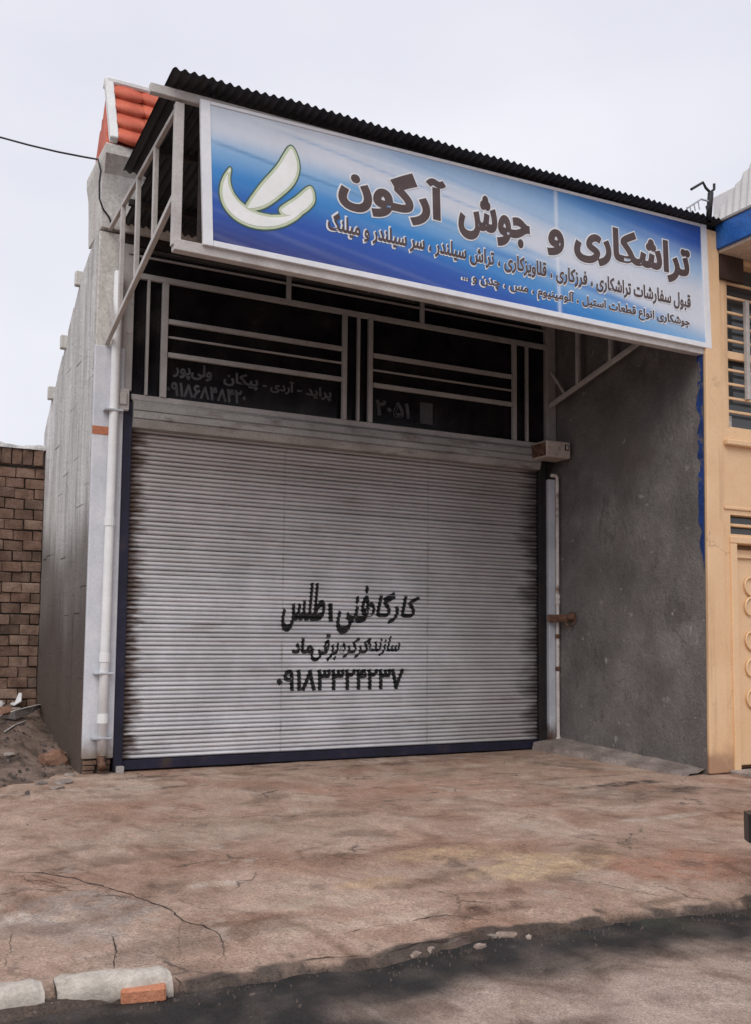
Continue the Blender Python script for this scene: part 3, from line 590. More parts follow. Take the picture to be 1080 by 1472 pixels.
for c in range(7): MB().box(-.44+c*1.0, .555+c*1.0-.005, RY-.1, RY+.12, RZ-.03+R.uniform(-.012, .012), RZ+.06+R.uniform(-.012, .012)).build('ridge_cap', m_tilew, tp, bevel=.02)
for c in range(3):                   # tiles hung on the gable end
    MB().hexa([(-.455, -.3+c*.24, EZ+.02), (-.405, -.3+c*.24, EZ+.02), (-.405, -.08+c*.24, EZ+.02), (-.455, -.08+c*.24, EZ+.02), (-.435, -.03+c*.1, RZ-.3-c*.1), (-.405, -.03+c*.1, RZ-.3-c*.1), (-.405, .06+c*.1, RZ-.3-c*.1), (-.435, .06+c*.1, RZ-.3-c*.1)]).build('gable_tile', m_tile, tp, bevel=.01)

# canopy
def zr(y): return lerp(6.55, 6.77, (y+.45)/(-3.16+.45))
can_x0, can_x1 = -.47, 6.72
rsh = MB(); wl = .088; nxs = int((can_x1-can_x0)/wl*8); xsr = [can_x0+(can_x1-can_x0)*i/nxs for i in range(nxs+1)]
ysr = [-3.16, -2.96, -2.2, -1.2, -.09]
not_ = lambda x, y_: y_ if x > -.2 else max(-3.2, lerp(-3.16, -1.25, (y_+3.16)/3.07))
def wav(x): return .015*math.cos(2*math.pi*x/wl)
rsh.grid([[(x, not_(x, yy)+(.02*noise.noise(Vector((x*2, 0, 0))) if yy < -3.1 else 0), zr(not_(x, yy))+wav(x)+.012*noise.noise(Vector((x*1.3, yy, 3)))) for x in xsr] for yy in ysr])
rsh.grid([[(x, not_(x, yy)+(.02*noise.noise(Vector((x*2, 0, 0))) if yy < -3.1 else 0), zr(not_(x, yy))+wav(x)+.012*noise.noise(Vector((x*1.3, yy, 3)))+.01) for x in xsr] for yy in ysr])
cn = rsh.build('canopy', m_roof, ws, smooth=True)
MB().box(-.62, 6.62, -2.97, -2.9, 6.61, 6.7).build('front_beam', m_steel, cn, bevel=.006)
MB().hexa([(-.36, -2.985, 5.15), (6.44, -2.985, 5.1), (6.44, -2.88, 5.1), (-.36, -2.88, 5.15), (-.36, -2.985, 5.255), (6.44, -2.985, 5.205), (6.44, -2.88, 5.205), (-.36, -2.88, 5.255)]).build('front_beam', m_steel, cn, bevel=.006)
for xt in (-.335, 6.2):
    A, B, C_, D_ = (xt, -2.93, 6.58), (xt, -2.93, 5.2), (xt, -.05, 6.44), (xt, -.07, 5.04)
    E0 = Vector((xt, -2.93, 5.72)); D0 = Vector(D_)
    MB().bar(A, B, .085, .075).build('truss_bar', m_steel, cn, bevel=.005)
    MB().bar((xt, -2.9, 6.565), C_, .045, .05).build('truss_bar', m_steel, cn, bevel=.004)
    MB().bar(E0+Vector((0, .035, 0)), D0, .05, .06).build('truss_bar', m_steel, cn, bevel=.004)
    for yy in (-2.13, -1.42, -.72):
        t = (yy+2.93)/2.88; zt = lerp(6.57, 6.44, t)-.026; zb = lerp(5.72, 5.04, (yy+2.93)/2.86)+.035
        MB().box(xt-.024, xt+.024, yy-.03, yy+.03, zb, zt).build('truss_bar', m_steel, cn, bevel=.004)
    MB().bar((xt, -.1, 5.55), (xt, -.42, 5.16), .035, .04).build('truss_bar', m_steel, cn)
for yy in (-.75, -1.9): MB().box(-.28, 6.6, yy-.03, yy+.03, zr(yy)-.105, zr(yy)-.035).build('purlin', m_darkwall, cn, bevel=.005)

# ------------------------------------------------------------------ signboard
SY = -3.01
TL, TR, BL, BR = (-.145, 6.612), (6.345, 6.715), (-.085, 5.275), (6.40, 5.222)
def S(u, v, off=0.):
    a = mixv(BL, BR, u); b = mixv(TL, TR, u); q = mixv(a, b, v)
    return (q[0], SY-off-.006*math.sin(u*37)*math.sin(v*3.1)*sm(0, .1, v)*sm(1, .9, v), q[1])
def sinv(x, z):
    u = (x-TL[0])/(TR[0]-TL[0])
    for _ in range(3):
        z0 = lerp(BL[1], BR[1], u); z1 = lerp(TL[1], TR[1], u); v = (z-z0)/(z1-z0); x0 = lerp(BL[0], TL[0], v); x1 = lerp(BR[0], TR[0], v); u = (x-x0)/(x1-x0)
    return u, v
sg = thing('signboard', (3.1, SY, 5.25), 'long blue and white printed Persian shop sign along the canopy front', 'signboard')
WH, LB, MB_, DB, NV = (.62, .66, .74), (.22, .42, .68), (.035, .23, .58), (.022, .085, .40), (.03, .035, .16)
def sign_col(u, v):
    # a light wave sweeping from upper left to lower right over blue
    wv = .66-.55*u+.10*math.sin(u*4.2+.4)                     # lower edge of the pale wave
    up = .98-.18*u-.3*max(0, u-.45)**1.0+.05*math.sin(u*6)   # upper edge
    d = v-wv
    c = mixv(NV, DB, sm(-.75, -.4, d)); c = mixv(c, MB_, sm(-.42, -.16, d)); c = mixv(c, LB, sm(-.2, 0, d)); c = mixv(c, WH, sm(-.04, .16, d))
    c = mixv(c, LB, .75*sm(up-.22, up+.02, v)*sm(.15, .4, u)); c = mixv(c, mixv(MB_, DB, sm(.6, 1, u)), sm(up-.02, up+.26, v)*sm(.35, .75, u))
    if u < .3: c = mixv(c, (.5, .58, .66), .6*sm(.78, 1., v)*sm(.3, .1, u))
    for (u0, v0, sl_, wd, col, a) in ((0, .74, -.62, .012, (.05, .2, .42), .65), (.12, .93, -.66, .009, (.2, .36, .6), .6), (.3, .98, -.78, .012, (.25, .42, .66), .55), (.45, .42, -.62, .03, (.06, .22, .55), .8), (.2, .66, -.55, .022, (.06, .3, .6), .55), (.06, .98, -.42, .01, (.75, .78, .84), .4)):
        if u >= u0-.02: c = mixv(c, col, a*math.exp(-((v-(v0+sl_*(u-u0)))/wd)**2)*sm(u0-.02, u0+.05, u)*sm(u0+.55, u0+.3, u))
    q = noise.noise(Vector((u*3-v*1.2, (v+u*.8)*22, 0))); c = mixv(c, (.75, .8, .88), .10*max(0, q))
    c = mixv(c, (.8, .83, .88), .6*math.exp(-((u-.642)/.0035)**2))
    return c
NU, NV_ = 300, 64
pm = MB().grid([[S(i/NU, j/NV_) for i in range(NU+1)] for j in range(NV_+1)])
pn = pm.build('sign_panel', m_banner, sg, smooth=True)
pn.data.attributes.new('Col', 'FLOAT_COLOR', 'POINT').data.foreach_set('color', np.array([(*sign_col(i/NU, j/NV_), 1) for j in range(NV_+1) for i in range(NU+1)], dtype=np.float32).ravel())
def strip(u0, v0, u1, v1, d):       # frame strip in sign coordinates
    p = [S(u0, v0), S(u1, v0), S(u1, v1), S(u0, v1)]
    MB().hexa([(x, y-d, z) for x, y, z in p]+[(x, y+.03, z) for x, y, z in p]).build('sign_frame', m_signw, sg, bevel=.003)
strip(-.002, -.03, .013, 1.02, .012); strip(.987, -.03, 1.002, 1.02, .012); strip(.0135, -.03, .9865, .012, .012); strip(.0135, .995, .9865, 1.02, .01)
MB().hexa([(TL[0], SY+.03, BL[1]), (BR[0], SY+.03, BR[1]), (BR[0], SY+.045, BR[1]), (TL[0], SY+.045, BL[1]), (TL[0], SY+.03, TL[1]), (TR[0], SY+.03, TR[1]), (TR[0], SY+.045, TR[1]), (TL[0], SY+.045, TL[1])]).build('back_panel', m_darkwall, sg)
def sign_text(s, x0, x1, z0, z1, bold, mat, halo=0., hm=None):
    def put(b, off, m, grow):
        polys = text_polys(s, b); X0, X1, Z0, Z1 = x0-grow, x1+grow, z0-grow, z1+grow
        def fn(u, v, k): x, z = lerp(X0, X1, u), lerp(Z0, Z1, v); p = S(*sinv(x, z)); return (p[0], p[1]-off-.0002*(k % 7), p[2])
        text_mesh('lettering', polys, fn, m, pn)
    if halo: b0 = bold; put(bold+halo, .003, hm, halo*.62); put(b0, .006, mat, 0)
    else: put(bold, .005, mat, 0)
for s, x0, x1, z0, z1 in ((FA('آرگون'), 1.29, 2.56, 5.88, 6.44), (FA('جوش'), 2.72, 3.66, 5.87, 6.4), (FA('و'), 3.9, 4.14, 5.9, 6.22), (FA('تراشکاری'), 4.28, 6.08, 5.9, 6.42)):
    sign_text(s, x0, x1, z0, z1, .046, m_signt, .03, m_signw)
sign_text(FA('قبول سفارشات تراشکاری ، فرزکاری ، قلاویزکاری ، تراش سیلندر ، سر سیلندر و میلنگ'), 1.18, 6.08, 5.59, 5.83, .03, m_signt, .032, m_signw)
sign_text(FA('جوشکاری انواع قطعات استیل ، آلومینیوم ، مس ، چدن و ...'), 2.77, 6.06, 5.36, 5.53, .03, m_signt, .032, m_signw)
def blob(pts, off, mat, grow=0.):    # printed emblem shape given in photo pixels on the sign face
    P = [at(px, py, 1, SY) for px, py in pts]; P = [Vector((p.x, p.z)) for p in P]
    Q = []
    n = len(P)
    for i in range(n):
        p0, p1, p2, p3 = P[i-1], P[i], P[(i+1) % n], P[(i+2) % n]
        for j in range(6):
            t = j/6; Q.append(.5*((2*p1)+(p2-p0)*t+(2*p0-5*p1+4*p2-p3)*t*t+(3*p1-p0-3*p2+p3)*t**3))
    if area(Q) < 0: Q.reverse()
    Q = dilate(Q, grow); mb = MB()
    mb.v = [Vector(S(*sinv(q.x, q.y)))-Vector((0, off, 0)) for q in Q]
    for t in tessellate_polygon([[Vector((q.x, q.y, 0)) for q in Q]]): mb.f.append(tuple(t))
    mb.build('emblem', mat, pn)
def arcpts(cx, cy, r0, r1, a0, a1, n=14):
    o_ = [(cx+r1*math.cos(lerp(a0, a1, i/n)), cy-r1*.82*math.sin(lerp(a0, a1, i/n))) for i in range(n+1)]
    i_ = [(cx+(r0+(r1-r0)*.9*abs(2*i/n-1)**2)*math.cos(lerp(a0, a1, i/n)), cy-(r0+(r1-r0)*.9*abs(2*i/n-1)**2)*.82*math.sin(lerp(a0, a1, i/n))) for i in range(n+1)]
    return o_+i_[::-1]
EMB = [arcpts(382, 275, 38, 66, 2.5, 5.9), [(352, 300), (372, 268), (398, 238), (418, 210), (430, 236), (424, 262), (402, 284), (376, 300)], [(402, 300), (424, 284), (446, 268), (452, 290), (434, 308), (412, 312)]]
for e in EMB: blob(e, .003, m_logod, .018); blob(e, .005, m_logo, .004); blob(e, .007, m_logow, -.022)

# ------------------------------------------------------------------ neighbouring house
HY = -2.985
nh = thing('cream_house', (8.4, HY, 0), 'cream painted house with barred window and blue roof edge beside the workshop', 'house')
hw = MB()
W0, W1, WZ0, WZ1 = 6.70, 8.3, 4.2, 6.36          # window opening
D0x, D1x, DZ = 6.74, 8.5, 2.78                    # door opening
V0, V1, VZ0, VZ1 = 6.71, 8.4, 2.9, 3.14           # slot vent
hw.box(6.575, 6.66, HY, HY+.25, 0, 6.7)
hw.box(6.66, W1+.0, HY, HY+.25, 3.2, WZ0).box(6.66, W1, HY, HY+.25, WZ1, 6.7)
hw.box(6.66, W0, HY, HY+.25, WZ0, WZ1).box(6.66, V0, HY, HY+.25, 0, 3.2).box(V0, V1, HY, HY+.25, VZ1, 3.2).box(V0, D1x, HY, HY+.25, DZ, VZ0)
hw.box(W1, 10.6, HY, HY+.25, 3.2, 6.7).box(D1x, 10.6, HY, HY+.25, 0, 3.2)
hw.box(6.62, 10.6, HY+.25, 3.6, 0, 6.3)
hw.build('house_wall', m_cream, nh)
MB().hexa([(6.265, HY-.035, 0), (6.57, HY-.035, 0), (6.57, HY+.2, 0), (6.265, HY+.2, 0), (6.335, HY-.035, 6.7), (6.57, HY-.035, 6.7), (6.57, HY+.2, 6.7), (6.335, HY+.2, 6.7)]).build('corner_pilaster', m_cream, nh, bevel=.012)
MB().hexa([(6.245, HY, -.03), (6.62, HY+.21, -.03), (6.62, 3.6, -.03), (6.36, 3.6, -.03), (6.315, HY+.0, 6.6), (6.62, HY+.21, 6.6), (6.62, 3.6, 6.3), (6.4, 3.6, 6.3)]).build('side_wall', m_cement, nh)
ed = MB(); pts = [(HY-.012, .0), (HY+.06, 0)]
ez = [2.45+i*.055 for i in range(50)]
def sx(z): return lerp(6.245, 6.315, (z+.03)/6.63)
ed.grid([[(sx(z)-.006, HY+.002, z), (sx(z)-.006, HY+.004+(.08+.06*noise.noise(Vector((0, 0, z*5)))+.03*noise.noise(Vector((0, 0, z*19))))*sm(2.4, 2.9, z), z)] for z in ez]); ed.build('paint_smear', m_navyedge, nh)
MB().box(6.62, 8.7, HY-.075, HY-.002, 4.0, 4.07).build('window_ledge', m_cream, nh, bevel=.012)
MB().box(6.6, 10.6, HY-.02, HY-.002, 3.2, 3.24).build('string_course', m_cream, nh, bevel=.008)
wf = MB().box(W0, W0+.05, HY+.02, HY+.1, WZ0+.051, WZ1).box(W0, W1, HY+.02, HY+.1, WZ0, WZ0+.05).box(W1-.05, W1, HY+.02, HY+.1, WZ0+.051, WZ1).build('house_window', m_cream, nh, bevel=.006)
MB().box(W0, W1, HY+.14, HY+.146, WZ0, WZ1).build('pane', m_glassn, wf)
MB().hexa([(W0+.051, HY+.02, 6.2), (W0+.055, HY+.02, 6.2), (W0+.055, HY+.1, 6.2), (W0+.051, HY+.1, 6.2), (W0+.051, HY+.02, WZ1), (W0+.2, HY+.02, WZ1), (W0+.2, HY+.1, WZ1), (W0+.051, HY+.1, WZ1)]).build('arch_corner', m_cream, wf)
for z in (4.45, 4.62, 4.8, 4.98, 5.36, 5.54, 5.72, 5.92, 6.1): MB().box(W0+.053, W1-.053, HY+.03, HY+.06, z-.016, z+.016).build('window_bar', m_cream, wf, bevel=.004)
MB().box(W0+.053, W1-.053, HY+.028, HY+.085, 5.12, 5.22).build('window_bar', m_cream, wf, bevel=.006)
MB().box(7.03, 7.09, HY-.03, HY+.025, 4.62, 5.9).build('window_bar', m_steel, wf, bevel=.006)
MB().box(W0+.053, W0+.2, HY+.12, HY+.135, WZ0+.053, 4.42).build('paper_sheet', m_board, wf)
vt = MB().box(V0, V1, HY+.12, HY+.14, VZ0, VZ1).build('slot_vent', m_glassn, nh)
MB().box(V0, V1, HY+.03, HY+.09, 3.0, 3.035).build('vent_bar', m_cream, vt, bevel=.005)
dr = MB().box(D0x+.06, D1x-.06, HY+.09, HY+.14, .06, DZ-.06).build('metal_door', m_creamd, nh, bevel=.006)
MB().box(D0x-.05, D0x+.055, HY-.03, HY+.2, 0.0, DZ).box(D0x-.05, D1x+.05, HY-.03, HY+.2, DZ+.002, DZ+.09).box(D1x-.055, D1x+.05, HY-.03, HY+.2, 0, DZ).build('door_frame', m_creamd, dr, bevel=.01)
MB().box(D0x+.07, D1x-.07, HY+.05, HY+.088, DZ-.17, DZ-.12).box(D0x+.07, D0x+.11, HY+.06, HY+.088, .1, DZ-.175).build('door_moulding', m_creamd, dr, bevel=.008)
def scroll(cx, cz, s, flip):
    pts = []
    for i in range(26):
        t = i/25; a = t*4.4*flip; r_ = .2*s*(1-.72*t); pts.append((cx+r_*math.cos(a+1.2*flip), HY+.07, cz+r_*math.sin(a+1.2*flip)))
    MB().tube(pts, [.016*(1-.4*i/25) for i in range(26)], 6).build('scroll_ornament', m_creamd, dr, smooth=True)
for cz_, fl in ((1.98, 1), (1.62, -1), (1.22, 1), (.9, -1), (2.3, -1)): scroll(7.13, cz_, .8, fl); scroll(7.62, cz_, .8, -fl)
MB().box(6.62, 8.7, HY-.3, HY-.0, -.04, .03).build('door_step', m_fore if False else m_stone, nh, bevel=.015)
MB().hexa([(6.56, -4.1, 6.42), (10.8, -4.1, 6.42), (10.8, HY-.04, 6.42), (6.56, HY-.04, 6.42), (6.56, -4.1, 6.46), (10.8, -4.1, 6.46), (10.8, HY-.04, 6.46), (6.56, HY-.04, 6.46)]).build('soffit', m_soffit, nh)
MB().box(6.52, 10.85, -4.15, HY-.02, 6.464, 6.78).build('roof_fascia', m_blue, nh, bevel=.008)
MB().box(6.5, 10.9, -4.18, HY-.02, 6.783, 6.82).build('roof_flashing', m_hood, nh, bevel=.006)
MB().box(6.575, 6.98, HY-.05, HY-.003, 6.1, 6.415).build('eave_board', m_brownband, nh, bevel=.004)  # dark brown wood band under the eave
rw = MB(); n = 90
ln = []
for i in range(n+1):
    y_ = -2.75-1.4*i/n; h = .1+.5*sm(-2.8, -3.6, y_); wv_ = .016*math.cos(i*.9); ln.append([(6.6+wv_, y_, 6.822), (6.6+wv_, y_-.12*h, 6.822+h), (6.72+wv_, y_-.12*h, 6.86+h)])
rw.grid(ln); rw.build('roof_sheet', m_white, nh)
MB().box(6.75, 10.8, -4.1, -2.75, 6.823, 7.3).build('roof_parapet', m_white, nh, bevel=.02)
# aerial on the roof
an = thing('roof_aerial', (6.62, -3.3, 6.82), 'small bent metal aerial on the roof edge above the sign corner', 'aerial')
def apx(px, py): p = at(px, py, 1, -3.3); return (p.x, p.y, p.z)
b0 = apx(1019, 318); MB().tube([(b0[0], b0[1], 6.82), b0, apx(1021, 290), apx(1022, 277)], .035, 8).build('mast', m_cable, an, smooth=True)
MB().tube([apx(1022, 277), apx(1015, 270), apx(1011, 262), apx(994, 272)], .016, 8).build('aerial_arm', m_cable, an)
MB().tube([apx(1022, 276), apx(1027, 272), apx(1027, 264)], .016, 8).build('aerial_arm', m_cable, an)
MB().tube([apx(1019, 289), apx(1008, 286), apx(988, 299)], .012, 8).build('aerial_arm', m_post, an)
for q in range(3): MB().tube([apx(992+6*q, 296-3*q), apx(994+6*q, 305-2*q)], .008, 6).build('aerial_rod', m_post, an)
# sloping cement skirting along the side wall
sk = MB(); prv = []
for i in range(25):
    y_ = lerp(-.06, -2.96, i/24); xw = lerp(6.36, 6.24, i/24)+.02; wd = .5*(1-.45*i/24)+.05*noise.noise(Vector((0, y_*3, 0))); h = lerp(.13, .02, i/24)+.02*noise.noise(Vector((0, y_*4, 5)))
    prv.append([(xw-wd-.04, y_, -.03), (xw-wd, y_, h*.8), (xw-wd*.5, y_, h), (xw, y_, h+.05)])
sk.grid(prv); s_ = sk.build('cement_skirting', m_skirt, smooth=False); tag(s_, 'low sloping grey cement skirting at the foot of the dark side wall', 'skirting')

# ------------------------------------------------------------------ brick boundary wall
bw = thing('brick_wall', (-2.2, 3.3, .3), 'old brown brick boundary wall with crumbling pale cap beside the workshop', 'wall')
BX0, BX1, BY, BT = -4.3, -.476, 3.3, 4.02
MB().box(BX0, BX1, BY+.02, BY+.2, .1, BT).build('mortar_core', m_mortar, bw)
CH, BLn = .152, .27
bmes = []
for q in range(5):
    mb = MB().box(-BLn/2+.006, BLn/2-.006, 0, .05, 0, CH-.013); o = mb.build('brick', m_brick, bw, bevel=.008)
    for v in o.data.vertices: v.co += Vector([R.uniform(-.007, .007) for _ in range(3)])
    bmes.append(o.data); bpy.data.objects.remove(o)
ci = 0; z = .35
while z < BT-.05:
    x = BX1-(BLn/2 if ci % 2 else 0)-.0
    if ci % 2:
        o = bpy.data.objects.new('brick', R.choice(bmes)); COL.objects.link(o); o.parent = bw; o.scale = (.47, 1, 1); o.location = Vector((BX1-BLn*.25, BY-.028+R.uniform(-.012, .014), z))-WL[bw.name]
    while x > BX0+.15:
        o = bpy.data.objects.new('brick', R.choice(bmes)); COL.objects.link(o); o.parent = bw
        o.location = Vector((x-BLn/2+R.uniform(-.006, .006), BY-.028+R.uniform(-.014, .022), z+R.uniform(-.008, .006)))-WL[bw.name]; o.rotation_euler = (R.uniform(-.03, .03), R.uniform(-.025, .025), R.uniform(-.05, .05))
        x -= BLn
    ci += 1; z += CH
for i in range(26):                  # upright course under the cap
    o = bpy.data.objects.new('brick', R.choice(bmes)); COL.objects.link(o); o.parent = bw; o.rotation_euler = (0, math.pi/2, R.uniform(-.03, .03)); o.scale = (.9, 1, .95)
    o.location = Vector((BX1-.17-i*.147, BY-.05+R.uniform(-.01, .01), BT+.13))-WL[bw.name]
cp = MB(); rr = []
for i in range(50):
    x = lerp(BX1+.0, BX0, i/49); h = .06+.05*fbm(x, 0, 0, 3, 3); rr.append([(x, BY-.1-.03*noise.noise(Vector((x*5, 0, 0))), BT+.245), (x, BY-.09, BT+.26+h*.7), (x, BY+.05, BT+.27+h), (x, BY+.2, BT+.25)])
cp.grid(rr); cp.build('cap_mortar', m_coping, bw, smooth=True)
MB().box(BX0, BX1, BY-.01, BY+.2, BT+.002, BT+.24).build('cap_core', m_mortar, bw)

# ------------------------------------------------------------------ loose things
import bmesh
def rock(name, seed, r, sq, mat, cut=.0):
    bm = bmesh.new(); bmesh.ops.create_icosphere(bm, subdivisions=2, radius=1)
    for v in bm.verts:
        q = v.co.copy(); k = 1+.35*noise.noise(q*1.3+Vector((seed*7.3, 0, 0)))+.14*noise.noise(q*3.5+Vector((0, seed*3.1, 0)))
        q = Vector([math.copysign(abs(c)**.72, c) for c in q]); v.co = Vector((q.x*sq[0], q.y*sq[1], max(q.z, -.62)*sq[2]))*k*r
    me = bpy.data.meshes.new(name); bm.to_mesh(me); bm.free(); me.materials.append(mat); return me
def ground_z(x, y): return max(lot_z(x, y), zf(x, y))
def put_rock(name, me, x, y, z, label, cat, group=None, rz=0):
    o = link(name, me, (x, y, z), None, (0, 0, rz)); return tag(o, label, cat, group)
c = gp(76, 1096, .06); put_rock('brick_lump', rock('brick_lump', 3, .14, (1.25, .8, .75), m_bstone), c.x, c.y, ground_z(c.x, c.y)+.07, 'worn reddish brick lump lying by the foot of the workshop wall', 'stone', rz=.2)
for i, (px, py, r, sq) in enumerate(((92, 1118, .08, (1.5, .9, .35)), (82, 1126, .06, (1.5, 1, .35)), (100, 1108, .05, (1.2, 1, .5)), (60, 1120, .05, (1.3, 1, .5)), (20, 1070, .07, (1.3, 1, .6)), (45, 1058, .06, (1.2, 1, .6)), (12, 1100, .05, (1.4, 1, .5)))):
    c = gp(px, py, .05); put_rock('rubble_stone', rock('rubble_stone', i+11, r, sq, m_stone), c.x, c.y, ground_z(c.x, c.y)+r*sq[2]*.4, 'small flat grey stone on the bare earth beside the workshop wall', 'stone', 'stones on the earth beside the workshop', R.random()*3)
def scrap(name, pxs, zoff, mat, label, cat, th=.012):
    P = []
    for px, py, dz in pxs:
        zz = .4
        for _ in range(12): c = at(px, py, 2, zz+dz+zoff); zz = lerp(zz, ground_z(c.x, c.y), .6)
        P.append(c)
    n = sum(((P[i]-P[0]).cross(P[i+1]-P[0]) for i in range(1, len(P)-1)), Vector()).normalized()
    if n.z < 0: P.reverse(); n = -n
    o = MB().prism(P, -n*th).build(name, mat); return tag(o, label, cat)
scrap('plastic_scrap', [(14, 1012, .03), (22, 1006, .05), (27, 996, .16), (31, 996, .17), (30, 1008, .1), (20, 1014, .02)], 0, m_plastic, 'white bent plastic scrap with an upturned end on the rubble heap', 'scrap')
scrap('plastic_scrap', [(-8, 1000, .08), (5, 1001, .1), (10, 1009, .04), (2, 1016, .01), (-8, 1015, .01)], 0, m_plastic, 'white plastic scrap lying against the brick wall end of the rubble', 'scrap')
scrap('board_scrap', [(-5, 1030, 0), (20, 1021, .03), (52, 1013, .05), (62, 1012, .05), (44, 1025, .03), (20, 1034, 0)], .02, m_board, 'flat grey board scrap lying on the rubble heap', 'scrap', .02)
scrap('board_scrap', [(5, 1052, 0), (20, 1042, .02), (36, 1036, .02), (22, 1050, 0)], .02, m_board, 'small triangular grey board scrap low on the rubble heap', 'scrap', .02)
scrap('brick_shard', [(-4, 1016, .02), (12, 1015, .04), (22, 1022, .03), (4, 1026, .0)], .03, m_bstone, 'thin reddish brick shard lying on the rubble heap', 'brick', .03)
rb = MB()                            # small loose rubble
for i in range(420):
    px, py = R.uniform(-30, 105), R.uniform(995, 1125); c = at(px, py, 2, .25); c.z = ground_z(c.x, c.y)
    if c.x > -.5 or lot_z(c.x, c.y) < .0: continue
    s_ = R.uniform(.012, .045); n = len(rb.v); a0 = R.random()*6
    top = [Vector((c.x+s_*R.uniform(.5, 1.2)*math.cos(a0+k*1.57), c.y+s_*R.uniform(.5, 1.2)*math.sin(a0+k*1.57), c.z-.01)) for k in range(4)]
    rb.hexa(top+[Vector((c.x+(q.x-c.x)*.6, c.y+(q.y-c.y)*.6, c.z+s_*R.uniform(.3, 1.))) for q in top])
tag(stuff(rb.build('rubble', m_grav)), 'fine loose rubble strewn over the earth heap beside the workshop', 'rubble')
# kerb
def kerbstone(xa, xb, ya, yb, label):
    mb = MB(); n = 30; pr = [(-.088, -.16), (-.088, -.09), (-.086, -.02), (-.08, .008), (-.064, .028), (-.035, .039), (0, .042), (.05, .038), (.075, .026), (.085, .0), (.085, -.16)]; rows = []
    for i in range(n+1):
        t = i/n; x = lerp(xa, xb, t); y_ = lerp(ya, yb, t); e = .018*(sm(.08, 0, t)+sm(.92, 1, t))
        rows.append([Vector((x, y_+a*(1-e*3), b-e if b > -.1 else b))+Vector((.01*noise.noise(Vector((x*9, k*.4, 1))), .014*noise.noise(Vector((x*6, k*.5, 7))), .012*noise.noise(Vector((x*8, k*.4, 3))) if b > -.1 else 0)) for k, (a, b) in enumerate(pr)])
    mb.grid(rows); m_ = len(pr); N_ = len(rows)*m_
    mb.f += [tuple(range(m_)), tuple(reversed(range(N_-m_, N_)))]
    return tag(mb.build('kerb_stone', m_kerb, smooth=True, bevel=0), label, 'kerb stone', None)
a = gp(80, 1408, .04); b = gp(246, 1394, .04); d = gp(62, 1412, .04); e = gp(-120, 1440, .04)
kerbstone(a.x+.0, b.x, a.y+.03, b.y+.02, 'pale rounded kerb stone with the orange brick leaning before it')
kerbstone(e.x, d.x, e.y+.03, d.y+.03, 'pale worn kerb stone beyond the dark gap from the brick')
c = at(208, 1437, 2, -.06); ob_ = MB().box(-.1, .1, -.05, .05, -.035, .03).build('brick', m_obrick, bevel=.008, origin=(0, 0, 0)); ob_.location = (c.x, c.y+.02, -.032); ob_.rotation_euler = (.06, -.03, -.28)
tag(ob_, 'orange clay brick lying in the gutter against the kerb', 'brick')
# broken concrete along the forecourt edge
k = 0
for px, py, r in ((575, 1362, .05), (600, 1358, .045), (640, 1352, .05), (660, 1347, .035), (700, 1345, .04), (720, 1340, .05), (760, 1347, .03), (690, 1362, .03), (955, 1312, .02), (340, 1412, .03), (290, 1412, .035)):
    c = at(px, py, 2, RZL); c.y = min(c.y, edge(c.x)-.015); put_rock('concrete_chunk', rock('concrete_chunk', k+40, r, (R.uniform(1., 1.9), R.uniform(.6, 1.), R.uniform(.35, .6)), m_chunk), c.x, c.y, RZL+r*.1, 'small broken concrete chunk along the crumbled forecourt edge', 'stone', 'chunks along the forecourt edge', R.random()*3); k += 1
gr = MB()
for i in range(420):
    x = R.uniform(-1.6, 3.2); y_ = edge(x)-abs(R.gauss(0, .13))-.02; s_ = R.uniform(.003, .011); zz = RZL+.002
    p = [Vector((x+s_*R.uniform(.6, 1.2)*math.cos(k*1.57), y_+s_*R.uniform(.6, 1.2)*math.sin(k*1.57), zz-.01)) for k in range(4)]
    gr.hexa(p+[Vector((x+(q.x-x)*.6, y_+(q.y-y_)*.6, zz+s_)) for q in p])
tag(stuff(gr.build('gravel', m_grav)), 'fine gravel and concrete crumbs along the broken forecourt edge', 'gravel')
# overhead cable
cbp = [(-14, 4.2, 9.6)]; p1 = at(0, 197, 1, .6); p2 = at(118, 222, 1, .05); p3 = at(141, 229, 1, -.12)
pa = Vector((-14, 6.5, p1.z+2.6)); pts = [pa.lerp(p1, t)+Vector((0, 0, -.5*math.sin(math.pi*t))) for t in (0, .25, .5, .75)]+[p1.lerp(p3, t)+Vector((0, 0, -.02*math.sin(math.pi*t))) for t in (0, .3, .6, .85, 1)]
pts += [at(145, 245, 1, -.17), at(143, 262, 1, -.17), at(143, 285, 1, -.14), at(148, 300, 1, -.13), at(157, 312, 1, -.11), at(163, 330, 1, -.09)]
tag(MB().tube(pts, .012, 8).build('overhead_cable', m_cable, smooth=True), 'black overhead cable reaching the cornice under the red tiles', 'cable')

